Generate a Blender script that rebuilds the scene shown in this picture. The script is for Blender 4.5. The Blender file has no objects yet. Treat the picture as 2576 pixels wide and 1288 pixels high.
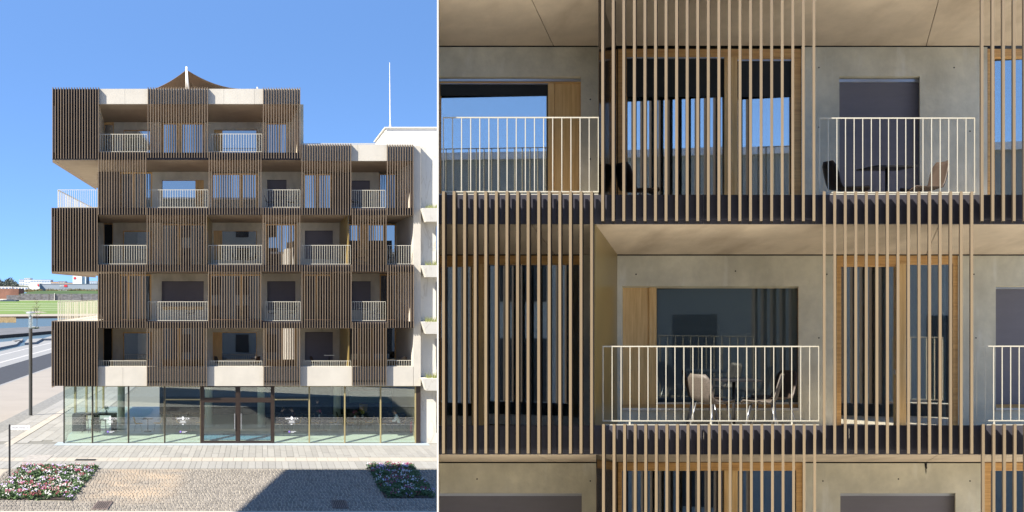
import bpy, bmesh, math, random
from mathutils import Vector, Matrix
random.seed(7)
sc = bpy.context.scene
COL = sc.collection
# ------------------------------------------------------------------ camera
F, CX, CY, HC = 3000.0, 655.0, 735.0, 8.33      # lens in sheet units, eye point, eye height
cam_d = bpy.data.cameras.new('camera'); cam = bpy.data.objects.new('camera', cam_d); COL.objects.link(cam)
cam.location = (0, 0, HC); cam.rotation_euler = (math.radians(90), 0, 0)
cam_d.sensor_width = 36; cam_d.lens = 36*F/2576
cam_d.shift_x = (1288-CX)/2576; cam_d.shift_y = (CY-644)/2576
cam_d.clip_start = 0.5; cam_d.clip_end = 9000
sc.camera = cam
# ------------------------------------------------------------------ sky and sun
SUN = Vector((1.8, 1.0, -1.95)).normalized()     # the way the light travels
elev = math.asin(-SUN.z)
w = bpy.data.worlds.new('World'); sc.world = w; w.use_nodes = True
nt = w.node_tree; bg = nt.nodes['Background']
sky = nt.nodes.new('ShaderNodeTexSky'); sky.sky_type = 'NISHITA'; sky.sun_disc = False
sky.sun_elevation = elev; sky.sun_rotation = math.atan2(-SUN.x, -SUN.y)
sky.air_density = 1.0; sky.dust_density = 0.5; sky.ozone_density = 3.2; sky.altitude = 300
tc = nt.nodes.new('ShaderNodeTexCoord'); mp = nt.nodes.new('ShaderNodeMapping')
mp.inputs['Scale'].default_value = (1, 1, 2.3); mp.inputs['Location'].default_value = (0, 0, 0.30)
nt.links.new(tc.outputs['Generated'], mp.inputs['Vector']); nt.links.new(mp.outputs['Vector'], sky.inputs['Vector'])
hs = nt.nodes.new('ShaderNodeHueSaturation'); hs.inputs['Saturation'].default_value = 1.10
nt.links.new(sky.outputs['Color'], hs.inputs['Color']); nt.links.new(hs.outputs['Color'], bg.inputs['Color']); bg.inputs['Strength'].default_value = 0.118
sl = bpy.data.lights.new('sun', 'SUN'); sl.energy = 4.1; sl.angle = math.radians(0.5); sl.color = (1.0, 0.94, 0.84)
so = bpy.data.objects.new('sun', sl); COL.objects.link(so)
so.rotation_euler = SUN.to_track_quat('-Z', 'Y').to_euler(); so.location = (-60, -40, 80)
sc.view_settings.view_transform = 'Standard'; sc.view_settings.look = 'None'
sc.view_settings.exposure = 1.7; sc.view_settings.gamma = 1.0

# ------------------------------------------------------------------ helpers
def P(px, py, Y): return Vector(((px-CX)/F*Y, Y, HC+(CY-py)/F*Y))
def G(px, py, z=0.0):
    Y = F*(HC-z)/(py-CY); return Vector(((px-CX)/F*Y, Y, z))
A = Vector((0.44, 1.0, -0.21))                   # splayed depth direction of the near facade
BK = Vector((0, 1, 0))

def grid_frame(b, xs, ys, Y, dep, d=Vector((0, 1, 0))):
    """one welded frame: outer jambs and all cross rails share their corner vertices"""
    vid = {}
    def V(i, j, k):
        if (i, j, k) not in vid: vid[(i, j, k)] = len(b.v); b.v.append(tuple(P(xs[i], ys[j], Y)+d*dep*k))
        return vid[(i, j, k)]
    solid = {(i, j) for i in range(len(xs)-1) for j in range(len(ys)-1) if i % 2 == 0 or j % 2 == 0}
    for (i, j) in solid:
        c = [(i, j), (i+1, j), (i+1, j+1), (i, j+1)]
        b.f.append(tuple(V(*p, 0) for p in reversed(c))); b.f.append(tuple(V(*p, 1) for p in c)); b.m += [0, 0]
        for (a_, e_, nb) in ((c[0], c[1], (i, j-1)), (c[1], c[2], (i+1, j)), (c[2], c[3], (i, j+1)), (c[3], c[0], (i-1, j))):
            if nb not in solid: b.f.append((V(*a_, 0), V(*e_, 0), V(*e_, 1), V(*a_, 1))); b.m.append(0)
class MB:
    def __init__(s): s.v = []; s.f = []; s.m = []
    def face(s, pts, m=0):
        b = len(s.v); s.v += [tuple(p) for p in pts]; s.f.append(tuple(range(b, b+len(pts)))); s.m.append(m)
    def prism(s, q, vec, m=0, mb=None):          # q: TL, TR, BR, BL ; extruded by vec
        b = len(s.v); s.v += [tuple(p) for p in q]+[tuple(Vector(p)+vec) for p in q]
        s.f += [(b, b+3, b+2, b+1), (b+4, b+5, b+6, b+7), (b, b+1, b+5, b+4), (b+1, b+2, b+6, b+5), (b+2, b+3, b+7, b+6), (b+3, b, b+4, b+7)]
        s.m += [m, m, m, m, m if mb is None else mb, m]
    def rect(s, x0, x1, y0, y1, Y, dep, d=BK, m=0, mb=None):
        s.prism([P(x0, y0, Y), P(x1, y0, Y), P(x1, y1, Y), P(x0, y1, Y)], d*dep, m, mb)
    def hole(s, x0, x1, y0, y1, hx0, hx1, hy0, hy1, Y, dep, d=BK):
        if hy0 > y0: s.rect(x0, x1, y0, hy0, Y, dep, d)
        if hy1 < y1: s.rect(x0, x1, hy1, y1, Y, dep, d)
        if hx0 > x0: s.rect(x0, hx0, hy0, hy1, Y, dep, d)
        if hx1 < x1: s.rect(hx1, x1, hy0, hy1, Y, dep, d)
    def box(s, lo, hi, m=0):
        x0, y0, z0 = lo; x1, y1, z1 = hi
        s.prism([(x0, y0, z1), (x1, y0, z1), (x1, y0, z0), (x0, y0, z0)], Vector((0, y1-y0, 0)), m)
    def tube(s, a, b_, r, n=6, r2=None, m=0):
        a = Vector(a); b_ = Vector(b_); r2 = r if r2 is None else r2
        d = (b_-a).normalized(); u = d.orthogonal().normalized(); w_ = d.cross(u); o = len(s.v)
        for p, rr in ((a, r), (b_, r2)):
            for k in range(n):
                t = 2*math.pi*k/n; s.v.append(tuple(p+u*math.cos(t)*rr+w_*math.sin(t)*rr))
        for k in range(n):
            j = (k+1) % n; s.f.append((o+k, o+j, o+n+j, o+n+k)); s.m.append(m)
        s.f += [tuple(o+k for k in reversed(range(n))), tuple(o+n+k for k in range(n))]; s.m += [m, m]
    def lathe(s, c, prof, n=12, m=0):
        o = len(s.v)
        for r, z in prof:
            for k in range(n):
                t = 2*math.pi*k/n; s.v.append((c[0]+r*math.cos(t), c[1]+r*math.sin(t), c[2]+z))
        for i in range(len(prof)-1):
            for k in range(n):
                j = (k+1) % n; s.f.append((o+i*n+k, o+i*n+j, o+(i+1)*n+j, o+(i+1)*n+k)); s.m.append(m)
        s.f += [tuple(o+k for k in reversed(range(n))), tuple(o+(len(prof)-1)*n+k for k in range(n))]; s.m += [m, m]
    def mesh(s, name, mats):
        me = bpy.data.meshes.new(name); me.from_pydata(s.v, [], s.f)
        for m_ in (mats if isinstance(mats, (list, tuple)) else [mats]): me.materials.append(m_)
        if any(s.m): me.polygons.foreach_set('material_index', s.m)
        me.update(); return me
    def build(s, name, mats, parent=None, smooth=False, fix=True):
        me = s.mesh(name, mats)
        if fix:
            bm = bmesh.new(); bm.from_mesh(me); bmesh.ops.recalc_face_normals(bm, faces=bm.faces); bm.to_mesh(me); bm.free()
        if smooth: me.polygons.foreach_set('use_smooth', [True]*len(me.polygons))
        return link(name, me, parent)

def link(name, me, parent=None):
    o = bpy.data.objects.new(name, me); COL.objects.link(o)
    if parent is not None:
        o.parent = parent
        if parent.type == 'EMPTY': o.matrix_parent_inverse = Matrix.Translation(-parent.location)
    return o
def tag(o, label=None, cat=None, group=None, kind=None):
    if label: o['label'] = label
    if cat: o['category'] = cat
    if group: o['group'] = group
    if kind: o['kind'] = kind
    return o
def thing(name, loc, label, cat, group=None):
    o = bpy.data.objects.new(name, None); COL.objects.link(o); o.location = loc; o.empty_display_size = .2
    return tag(o, label, cat, group)
def copy_tree(o, parent=None):
    c = o.copy(); COL.objects.link(c); c.parent = parent
    for ch in list(o.children): copy_tree(ch, c)
    return c

# ------------------------------------------------------------------ materials
def mat(name, col, rough=0.6, var=0.12, scale=3.0, bump=0.0, stretch=(1, 1, 1), col2=None, detail=6, spec=0.4, island=0.0, objrand=0.0, coord='Object', metal=0.0):
    m = bpy.data.materials.new(name); m.use_nodes = True; t = m.node_tree; N = t.nodes; L = t.links
    b = N['Principled BSDF']; b.inputs['Roughness'].default_value = rough; b.inputs['Specular IOR Level'].default_value = spec; b.inputs['Metallic'].default_value = metal
    c = N.new('ShaderNodeTexCoord'); mpn = N.new('ShaderNodeMapping'); mpn.inputs['Scale'].default_value = stretch
    L.new(c.outputs[coord], mpn.inputs['Vector'])
    n = N.new('ShaderNodeTexNoise'); n.inputs['Scale'].default_value = scale; n.inputs['Detail'].default_value = detail; n.inputs['Roughness'].default_value = .62
    L.new(mpn.outputs['Vector'], n.inputs['Vector'])
    r = N.new('ShaderNodeValToRGB'); c1 = col; c2 = col2 if col2 else tuple(x*(1-2*var) for x in col)
    r.color_ramp.elements[0].position = .32; r.color_ramp.elements[1].position = .68
    r.color_ramp.elements[0].color = (*c2, 1); r.color_ramp.elements[1].color = (*c1, 1)
    L.new(n.outputs['Fac'], r.inputs['Fac']); out = r.outputs['Color']
    if island or objrand:
        h = N.new('ShaderNodeHueSaturation'); mr = N.new('ShaderNodeMapRange')
        if island: g = N.new('ShaderNodeNewGeometry'); src = g.outputs['Random Per Island']; am = island
        else: g = N.new('ShaderNodeObjectInfo'); src = g.outputs['Random']; am = objrand
        L.new(src, mr.inputs['Value']); mr.inputs['To Min'].default_value = 1-am; mr.inputs['To Max'].default_value = 1+am
        L.new(mr.outputs['Result'], h.inputs['Value']); L.new(out, h.inputs['Color']); out = h.outputs['Color']
    L.new(out, b.inputs['Base Color'])
    if bump:
        bp = N.new('ShaderNodeBump'); bp.inputs['Strength'].default_value = bump; bp.inputs['Distance'].default_value = .02
        n2 = N.new('ShaderNodeTexNoise'); n2.inputs['Scale'].default_value = scale*6; n2.inputs['Detail'].default_value = 5
        L.new(mpn.outputs['Vector'], n2.inputs['Vector']); L.new(n2.outputs['Fac'], bp.inputs['Height']); L.new(bp.outputs['Normal'], b.inputs['Normal'])
    m['out'] = ''
    return m
def streaks(m, scale, stretch, col, amt, lo=.5, hi=.75):
    """adds weather stains with a shape of their own over a material"""
    t = m.node_tree; N = t.nodes; L = t.links; b = N['Principled BSDF']; src = b.inputs['Base Color'].links[0].from_socket
    c = N.new('ShaderNodeTexCoord'); mpn = N.new('ShaderNodeMapping'); mpn.inputs['Scale'].default_value = stretch; L.new(c.outputs['Object'], mpn.inputs['Vector'])
    n = N.new('ShaderNodeTexNoise'); n.inputs['Scale'].default_value = scale; n.inputs['Detail'].default_value = 7; L.new(mpn.outputs['Vector'], n.inputs['Vector'])
    r = N.new('ShaderNodeMapRange'); r.inputs['From Min'].default_value = lo; r.inputs['From Max'].default_value = hi; r.inputs['To Max'].default_value = amt; L.new(n.outputs['Fac'], r.inputs['Value'])
    x = N.new('ShaderNodeMix'); x.data_type = 'RGBA'; L.new(r.outputs['Result'], x.inputs['Factor']); L.new(src, x.inputs['A']); x.inputs['B'].default_value = (*col, 1)
    L.new(x.outputs['Result'], b.inputs['Base Color']); return m
def glass(name, refl, body, tint=None, transp=0.0, gtint=(.85, .93, 1)):
    m = bpy.data.materials.new(name); m.use_nodes = True; t = m.node_tree; N = t.nodes; L = t.links; N.remove(N['Principled BSDF'])
    out = N['Material Output']; g = N.new('ShaderNodeBsdfGlossy'); g.inputs['Roughness'].default_value = 0.0; g.inputs['Color'].default_value = (*gtint, 1)
    if transp: d = N.new('ShaderNodeBsdfTransparent'); d.inputs['Color'].default_value = (*tint, 1)
    else: d = N.new('ShaderNodeBsdfDiffuse'); d.inputs['Color'].default_value = (*body, 1)
    mr = N.new('ShaderNodeValue'); mr.outputs[0].default_value = refl
    # a very slight waviness of the panes
    if not transp:
        n = N.new('ShaderNodeTexNoise'); n.inputs['Scale'].default_value = .8; bp = N.new('ShaderNodeBump'); bp.inputs['Strength'].default_value = .02; bp.inputs['Distance'].default_value = .05
        L.new(n.outputs['Fac'], bp.inputs['Height']); L.new(bp.outputs['Normal'], g.inputs['Normal'])
    mx = N.new('ShaderNodeMixShader'); L.new(mr.outputs[0], mx.inputs['Fac']); L.new(d.outputs[0], mx.inputs[1]); L.new(g.outputs[0], mx.inputs[2]); L.new(mx.outputs[0], out.inputs['Surface'])
    return m
M = {}
M['conc_w'] = streaks(mat('pale_concrete', (.475, .440, .375), .85, .06, 1.2, .15), 1.2, (1, 1, .35), (.40, .38, .33), .45, .55, .8)
M['conc'] = streaks(mat('grey_concrete', (.62, .57, .44), .85, .10, 1.3, .15), 1.5, (1, 1, .4), (.30, .28, .20), .55, .5, .75)
M['conc_n'] = streaks(mat('grey_board_concrete', (.74, .69, .52), .85, .11, 3.2, .25), 2.2, (1, 1, .45), (.46, .43, .32), .6, .44, .70); streaks(M['conc_n'], 5.0, (1, 1, .25), (.80, .78, .68), .55, .60, .74)
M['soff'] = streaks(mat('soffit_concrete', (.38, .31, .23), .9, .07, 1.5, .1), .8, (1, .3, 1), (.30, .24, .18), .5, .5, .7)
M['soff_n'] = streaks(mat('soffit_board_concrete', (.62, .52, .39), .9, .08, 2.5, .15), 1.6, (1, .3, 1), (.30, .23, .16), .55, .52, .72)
M['fin'] = mat('bronze_paint', (.258, .193, .116), .38, .06, 1.2, objrand=.07, stretch=(1, 1, .5), spec=.5)
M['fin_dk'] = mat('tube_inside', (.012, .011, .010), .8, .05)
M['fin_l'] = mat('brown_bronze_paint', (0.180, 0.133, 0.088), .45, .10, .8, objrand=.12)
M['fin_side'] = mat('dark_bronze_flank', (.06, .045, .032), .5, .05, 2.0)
M['clad'] = mat('shade_brown_wall', (.05, .038, .028), .6, .15, 1.5, 0, (6, 6, .5))  # dark colour stands in for the deep shade on walls behind the fins
M['fasc'] = mat('anthracite_sheet', (.030, .028, .036), .45, .12, 2.0)
M['fasc_n'] = mat('anthracite_sheet_satin', (.070, .066, .078), .4, .10, 3.0)
M['rail'] = mat('cream_paint', (0.544, 0.504, 0.400), .4, .03)
M['wood'] = mat('larch_wood', (.72, .45, .18), .5, .14, 2.5, .05, (6, 6, .5), spec=.3)
M['wood_n'] = mat('larch_wood_grain', (.84, .57, .25), .5, .16, 2.2, .05, (14, 14, .7), col2=(.64, .38, .13), spec=.3)
M['woodb'] = mat('larch_beam', (.76, .46, .17), .5, .14, 2.2, .05, (.7, 14, 14), col2=(.52, .27, .09), spec=.3)
M['blind'] = mat('grey_fabric_blind', (.165, .155, .165), .8, .03, 4)
M['blind_n'] = mat('grey_fabric_screen', (.19, .178, .19), .75, .04, 3, stretch=(1, 1, 4))
M['olive'] = mat('olive_metal_panel', (.26, .185, .06), .28, .06, 1.5, spec=.6)
M['dkpanel'] = mat('dark_gloss_panel', (.03, .022, .015), .12, .1, 1.0, spec=.8)
M['glass'] = glass('coated_window_glass', .36, (.030, .036, .036), gtint=(1, .96, .90))
M['glass_n'] = glass('coated_pane_glass', .45, None, (.62, .76, .80), 1, gtint=(1, .97, .92))
M['curtain'] = mat('grey_blue_curtain', (.42, .54, .60), .9, .1, 2)
M['glass_m'] = glass('teal_pane_glass', .17, (.075, .100, .106), gtint=(.95, 1, .92))
M['shop'] = glass('clear_shop_glass', .10, None, (.92, .96, .93), 1)
M['alu'] = mat('aluminium', (.55, .56, .57), .35, .05, metal=.6)
M['brown'] = mat('dark_brown_frame', (.032, .021, .016), .4, .1)
M['gold'] = mat('brass_yellow_frame', (.30, .245, .12), .4, .06)
M['white'] = mat('white_render', (.66, .63, .565), .8, .02, 2)
M['black'] = mat('black_metal', (.022, .021, .022), .45, .1)
M['chair'] = mat('dark_brown_shell', (.055, .038, .028), .5, .1)
M['chair_g'] = mat('grey_brown_mesh_shell', (.12, .098, .08), .55, .25, 60)
M['chrome'] = mat('steel_tube', (.34, .35, .36), .3, .1, metal=.8)
M['tile'] = mat('terracotta_decking', (.42, .25, .16), .7, .2, 3)
M['sail'] = mat('brown_sailcloth', (.16, .105, .065), .85, .08, 1.0)
M['mint'] = mat('mint_floor', (0.368, 0.400, 0.352), .35, .04, .5)
M['dark'] = mat('dark_interior', (.020, .022, .024), .8, .2, .5)
M['teal'] = mat('mint_wall', (.22, .34, .30), .7, .1, .5)
M['cream'] = mat('cream_column', (.56, .57, .44), .6, .05)

# ------------------------------------------------------------------ ground
def sheet(name, pts, m, kind='structure'):
    b = MB(); b.face(pts); o = b.build(name, m); return tag(o, kind=kind)
M['ground'] = mat('stone_ground', (.62, .56, .45), .9, .08, .3, .1)
sheet('ground', [(-2500, -400, -.02), (2500, -400, -.02), (2500, 5000, -.02), (-2500, 5000, -.02)], M['ground'])
M['asph'] = mat('worn_beige_road', (0.272, 0.240, 0.200), .9, .06, .25, .1)
M['cobfar'] = mat('cobble_strip', (0.232, 0.224, 0.200), .9, .25, 4, .3)
M['dkpave'] = mat('dark_grey_paving', (0.044, 0.044, 0.046), .85, .18, 2.5, .2)
M['ltpave'] = mat('light_grey_paving', (0.232, 0.228, 0.216), .85, .06, .6)
M['band'] = mat('cream_granite', (0.368, 0.328, 0.268), .8, .06, 2, .1, objrand=.06)
M['slab'] = mat('grey_granite_slab', (0.268, 0.256, 0.228), .85, .07, 1.6, .1, objrand=.10)
M['joint'] = mat('sand_joint', (0.176, 0.168, 0.144), .95, .1, 3)
def strip(name, x0, x1, y0, y1, z, m): return sheet(name, [(x0, y0, z), (x1, y0, z), (x1, y1, z), (x0, y1, z)], m)
strip('road', -23.1, -16.6, 40, 420, .004, M['asph'])
strip('kerb_line', -23.4, -23.1, 40, 420, .008, M['ltpave'])
strip('dark_path', -28.7, -23.4, 40, 420, .004, M['dkpave'])
strip('promenade', -37.2, -28.7, 40, 420, .004, M['ltpave'])
wl = mat('white_line_stone', (0.384, 0.368, 0.344), .8, .05)
strip('path_line', -31.0, -30.5, 40, 420, .010, wl); strip('path_line', -34.6, -34.2, 40, 420, .010, wl)
strip('cobble_strip', -16.6, -15.35, 40, 420, .006, M['cobfar'])
# paved square in front of the block
pave = strip('pavement', -15.35, 30, 57.0, 120, .006, M['joint'])
slabs = []                       # (x0,x1,y0,y1,kind)
x = -15.2; k = 0
yA, yB1, yB0, yC = 65.2, 59.95, 58.62, 56.15
while x < 11.5:
    wd = random.choice((.27, .31, .35)); off = random.uniform(0, 2.4)
    y = yB1+.03-off
    while y < yA-.05:
        ln = random.choice((2.2, 2.6, 3.0)); a0 = max(y, yB1+.03); a1 = min(y+ln, yA if x > -11 else 65.2)
        if a1-a0 > .25: slabs.append((x, x+wd, a0, a1, 'slab'))
        y += ln
    if x > -15: slabs.append((x, x+wd, yC, yB0-.03, 'slab'))
    x += wd
x = -13.3
while x < 11.5:
    slabs.append((x, x+.52, yB0, yB1, 'band')); x += .52
# side pavement running away along the street
far = []
x = -15.3
while x < -10.9:
    if not (-14.1 < x < -13.5):
        y = 65.4+random.uniform(0, 1.5)
        while y < 118:
            far.append((x, min(x+.62, -10.95), y, y+2.4, 'slab')); y += 2.4
    x += .62
y = 46.
while y < 118:
    far.append((-14.05, -13.5, y, y+1.3, 'band')); y += 1.3
x = -15.2
while x < -9:
    for y in (44, 46.6, 49.2, 51.8):
        if x < -12.2 and not (-14.3 < x < -13.5): far.append((x, x+.31, y, y+2.6, 'slab'))
    x += .31
slab_cache = {}
def slab_mesh(wd, ln, kind):
    key = (round(wd, 2), round(ln, 1), kind)
    if key not in slab_cache:
        b = MB(); g = .007; b.box((g, g, -.05), (key[0]-g, key[1]-g, 0)); slab_cache[key] = b.mesh('paving_slab', M['slab'] if kind == 'slab' else M['band'])
    return slab_cache[key]
slabs.sort(key=lambda s: s[2])
for (x0, x1, y0, y1, kd) in slabs[:300]:
    o = link('paving_slab', slab_mesh(x1-x0, y1-y0, kd), pave); o.location = (x0, y0, .026+random.uniform(0, .004))
b = MB(); b2 = MB()
for (x0, x1, y0, y1, kd) in slabs[300:]+far: (b if kd == 'slab' else b2).box((x0+.008, y0+.01, .008), (x1-.008, y1-.01, .026+random.uniform(0, .004)))
M['slabi'] = mat('grey_granite_slabs', (0.268, 0.256, 0.228), .85, .07, 1.6, .1, island=.10)
M['bandi'] = mat('cream_granite_setts', (0.368, 0.328, 0.268), .8, .06, 2, .1, island=.06)
tag(b.build('paving_slabs', M['slabi'], pave, fix=False), kind='stuff'); tag(b2.build('band_setts', M['bandi'], pave, fix=False), kind='stuff')
tag(strip('plinth_paving', -11.2, 9.2, 64.6, 66, .034, mat('blue_grey_kerb', (.30, .34, .36), .7, .05, 2)))
# cobbled yard
M['cob_bed'] = mat('sand_bed', (0.352, 0.308, 0.240), .95, .1, 2)
yard = strip('cobbled_yard', -12.5, 30, 36, 56.1, .004, M['cob_bed'])
cm = mat('basalt_setts', (0.188, 0.166, 0.138), .8, .12, 5, .15, island=.22)
t = cm.node_tree; N = t.nodes; L = t.links; pb = N['Principled BSDF']; src = pb.inputs['Base Color'].links[0].from_socket
tcn = N.new('ShaderNodeTexCoord'); sep = N.new('ShaderNodeSeparateXYZ'); L.new(tcn.outputs['Object'], sep.inputs[0])
def band_mask(sock, lo0, lo1, hi0, hi1):
    a = N.new('ShaderNodeMapRange'); a.interpolation_type = 'SMOOTHSTEP'; a.inputs['From Min'].default_value = lo0; a.inputs['From Max'].default_value = lo1; L.new(sock, a.inputs['Value'])
    c = N.new('ShaderNodeMapRange'); c.interpolation_type = 'SMOOTHSTEP'; c.inputs['From Min'].default_value = hi0; c.inputs['From Max'].default_value = hi1; c.inputs['To Min'].default_value = 1; c.inputs['To Max'].default_value = 0; L.new(sock, c.inputs['Value'])
    p = N.new('ShaderNodeMath'); p.operation = 'MULTIPLY'; L.new(a.outputs[0], p.inputs[0]); L.new(c.outputs[0], p.inputs[1]); return p.outputs[0]
mxm = N.new('ShaderNodeMath'); mxm.operation = 'MULTIPLY'; L.new(band_mask(sep.outputs['X'], -8.2, -6.0, -4.4, -3.0), mxm.inputs[0]); L.new(band_mask(sep.outputs['Y'], 46, 49, 55.5, 57), mxm.inputs[1])
nz = N.new('ShaderNodeTexNoise'); nz.inputs['Scale'].default_value = .7; nz.inputs['Detail'].default_value = 6; L.new(tcn.outputs['Object'], nz.inputs['Vector'])
nr = N.new('ShaderNodeMapRange'); nr.inputs['From Min'].default_value = .3; nr.inputs['From Max'].default_value = .6; L.new(nz.outputs['Fac'], nr.inputs['Value'])
m2 = N.new('ShaderNodeMath'); m2.operation = 'MULTIPLY'; L.new(mxm.outputs[0], m2.inputs[0]); L.new(nr.outputs[0], m2.inputs[1])
m3 = N.new('ShaderNodeMath'); m3.operation = 'MULTIPLY'; m3.inputs[1].default_value = .85; L.new(m2.outputs[0], m3.inputs[0])
mix = N.new('ShaderNodeMix'); mix.data_type = 'RGBA'; L.new(m3.outputs[0], mix.inputs['Factor']); L.new(src, mix.inputs['A']); mix.inputs['B'].default_value = (.33, .25, .17, 1); L.new(mix.outputs['Result'], pb.inputs['Base Color'])
cb = MB(); y = 44.2
bedL = [G(60, 1179), G(246, 1180), G(177, 1260), G(-15, 1258)]; bedR = [G(928, 1177), G(1033, 1177), G(1091, 1254), G(968, 1254)]
def inside(x, y, poly):
    c = False; n = len(poly)
    for i in range(n):
        a, b_ = poly[i], poly[(i+1) % n]
        if (a.y > y) != (b_.y > y) and x < (b_.x-a.x)*(y-a.y)/(b_.y-a.y)+a.x: c = not c
    return c
row = 0
while y < 55.95:
    dp = random.uniform(.34, .42); x = -11.9+random.uniform(0, .2)
    lim = 11.8
    while x < lim:
        wd = random.uniform(.125, .19); cx_, cy_ = x+wd/2, y+dp/2
        if not inside(cx_, cy_, bedL) and not inside(cx_, cy_, bedR):
            j = lambda: random.uniform(-.018, .018)
            z = .022+random.uniform(0, .006); g = .016; gy = .045; o = len(cb.v)
            bs = [(x+g+j(), y+gy+j()), (x+wd-g+j(), y+gy+j()), (x+wd-g+j(), y+dp-gy+j()), (x+g+j(), y+dp-gy+j())]
            cb.v += [(p[0], p[1], .0) for p in bs]+[(cx_+(p[0]-cx_)*.84, cy_+(p[1]-cy_)*.84, z) for p in bs]
            cb.f += [(o+4, o+5, o+6, o+7), (o, o+1, o+5, o+4), (o+1, o+2, o+6, o+5), (o+2, o+3, o+7, o+6), (o+3, o, o+4, o+7)]; cb.m += [0]*5
        x += wd
    y += dp; row += 1
tag(cb.build('cobblestones', cm, yard, fix=False), kind='stuff')
strip('kerb', -14, 16, 43.6, 45.15, .05, M['band'])
# drains and covers
def grate(px, py, wd, dp, label, rot=0):
    c = G(px, py); g = thing('drain_grate', c, label, 'drain', 'drain grates in the cobbles')
    fr = MB(); h = .05
    fr.box((c.x-wd/2, c.y-dp/2, 0), (c.x-wd/2+.05, c.y+dp/2, h)); fr.box((c.x+wd/2-.05, c.y-dp/2, 0), (c.x+wd/2, c.y+dp/2, h))
    fr.box((c.x-wd/2+.05, c.y-dp/2, 0), (c.x+wd/2-.05, c.y-dp/2+.12, h)); fr.box((c.x-wd/2+.05, c.y+dp/2-.12, 0), (c.x+wd/2-.05, c.y+dp/2, h))
    fr.build('frame', mat('cast_iron', (.16, .12, .10), .7, .2), g)
    pt = MB(); pt.box((c.x-wd/2+.05, c.y-dp/2+.12, .036), (c.x+wd/2-.05, c.y+dp/2-.12, .040)); pt.build('pit', M['fin_dk'], g)
    for i in range(7):
        s = MB(); xx = c.x-wd/2+.05+(i+.3)*(wd-.1)/7; s.box((xx, c.y-dp/2+.12, .041), (xx+(wd-.1)/7*.5, c.y+dp/2-.12, h-.002)); s.build('bar', bpy.data.materials['cast_iron'], g)
grate(258, 1273, .62, 1.7, 'iron drain grate in sunlit cobbles at the bottom left'); grate(854, 1270, .62, 1.7, 'iron drain grate in shaded cobbles beside right flower bed')
b = MB(); c = G(97, 1153, .03); b.box((c.x-.7, c.y-1.1, .03), (c.x+.55, c.y+1.2, .042)); tag(b.build('access_cover', mat('stone_cover', (.36, .33, .29), .9, .2, 6)), 'square stone-filled access cover in pavement behind left flower bed', 'cover')
b = MB(); c = G(215, 1157, .03); b.box((c.x-.5, c.y-.25, .03), (c.x+.5, c.y+.25, .044)); tag(b.build('slot_drain', M['black']), 'narrow dark slot drain in the cream stone band', 'drain')

# ------------------------------------------------------------------ left block
YF, YB = 65.30, 68.50
HB = thing('apartment_building', (0, 75, 0), 'five-storey apartment block with brown vertical fins above a glazed cafe', 'building')
FD = .22; YFIN = YF-FD-.005
fin_cache = {}
def screen(parent, x0, x1, y0, y1, n, Y, depth, d, wd, ms, rails=True, w_off=0):
    """a screen of n upright tubes; the part is its pair of fixing rails, each tube a sub-part"""
    r = MB(); yt = y0+(y1-y0)*.012+6
    for yy in ((y1-12, y1-9),):
        p0 = P(x0, yy[0], Y)+d*(depth-.02); p1 = P(x1, yy[0], Y)+d*(depth-.02); p2 = P(x1, yy[1], Y)+d*(depth-.02); p3 = P(x0, yy[1], Y)+d*(depth-.02)
        r.prism([p0, p1, p2, p3], d*.015)
    sc_ = r.build('fin_screen', ms[2], parent)
    key = (round(y0-y1, 1), Y, wd)
    if key not in fin_cache:
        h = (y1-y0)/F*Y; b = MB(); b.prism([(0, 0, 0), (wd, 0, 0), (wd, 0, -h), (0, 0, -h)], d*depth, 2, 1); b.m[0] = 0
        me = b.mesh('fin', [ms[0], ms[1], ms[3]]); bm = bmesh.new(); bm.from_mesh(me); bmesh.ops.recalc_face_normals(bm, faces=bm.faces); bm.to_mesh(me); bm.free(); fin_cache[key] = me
    wp = wd/Y*F
    for i in range(n):
        o = link('fin', fin_cache[key], sc_); o.location = P(x0+(x1-wp-x0)*i/max(1, n-1), y0, Y)
    return sc_
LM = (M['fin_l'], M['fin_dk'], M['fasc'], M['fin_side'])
LW = .038
left_screens = [
 (131.5, 248.2, 219.5, 399, 18), (371.4, 522.6, 219.5, 397, 24), (661.4, 755.6, 220, 398.5, 15),
 (247, 367.4, 381, 540, 19), (525.2, 657.4, 381, 540, 21), (759, 883.4, 361, 541, 20), (974, 1040, 363.5, 542, 11),
 (129.2, 245, 522.4, 683, 18), (369.2, 520.2, 522, 683, 24), (661, 755, 521.6, 683, 15), (886.5, 972, 524, 683, 14),
 (247, 366, 665.4, 825, 19), (524, 657, 665.4, 826, 21), (759, 884, 665.8, 826, 20), (975, 1041, 666, 824.5, 11),
 (129.5, 245, 808.4, 971, 18), (369.2, 520.2, 809, 972, 24), (663, 754.6, 810, 971, 15), (886.5, 972, 810, 970, 14)]
for s in left_screens: screen(HB, *s, YFIN, FD, BK, LW, LM)
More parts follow.
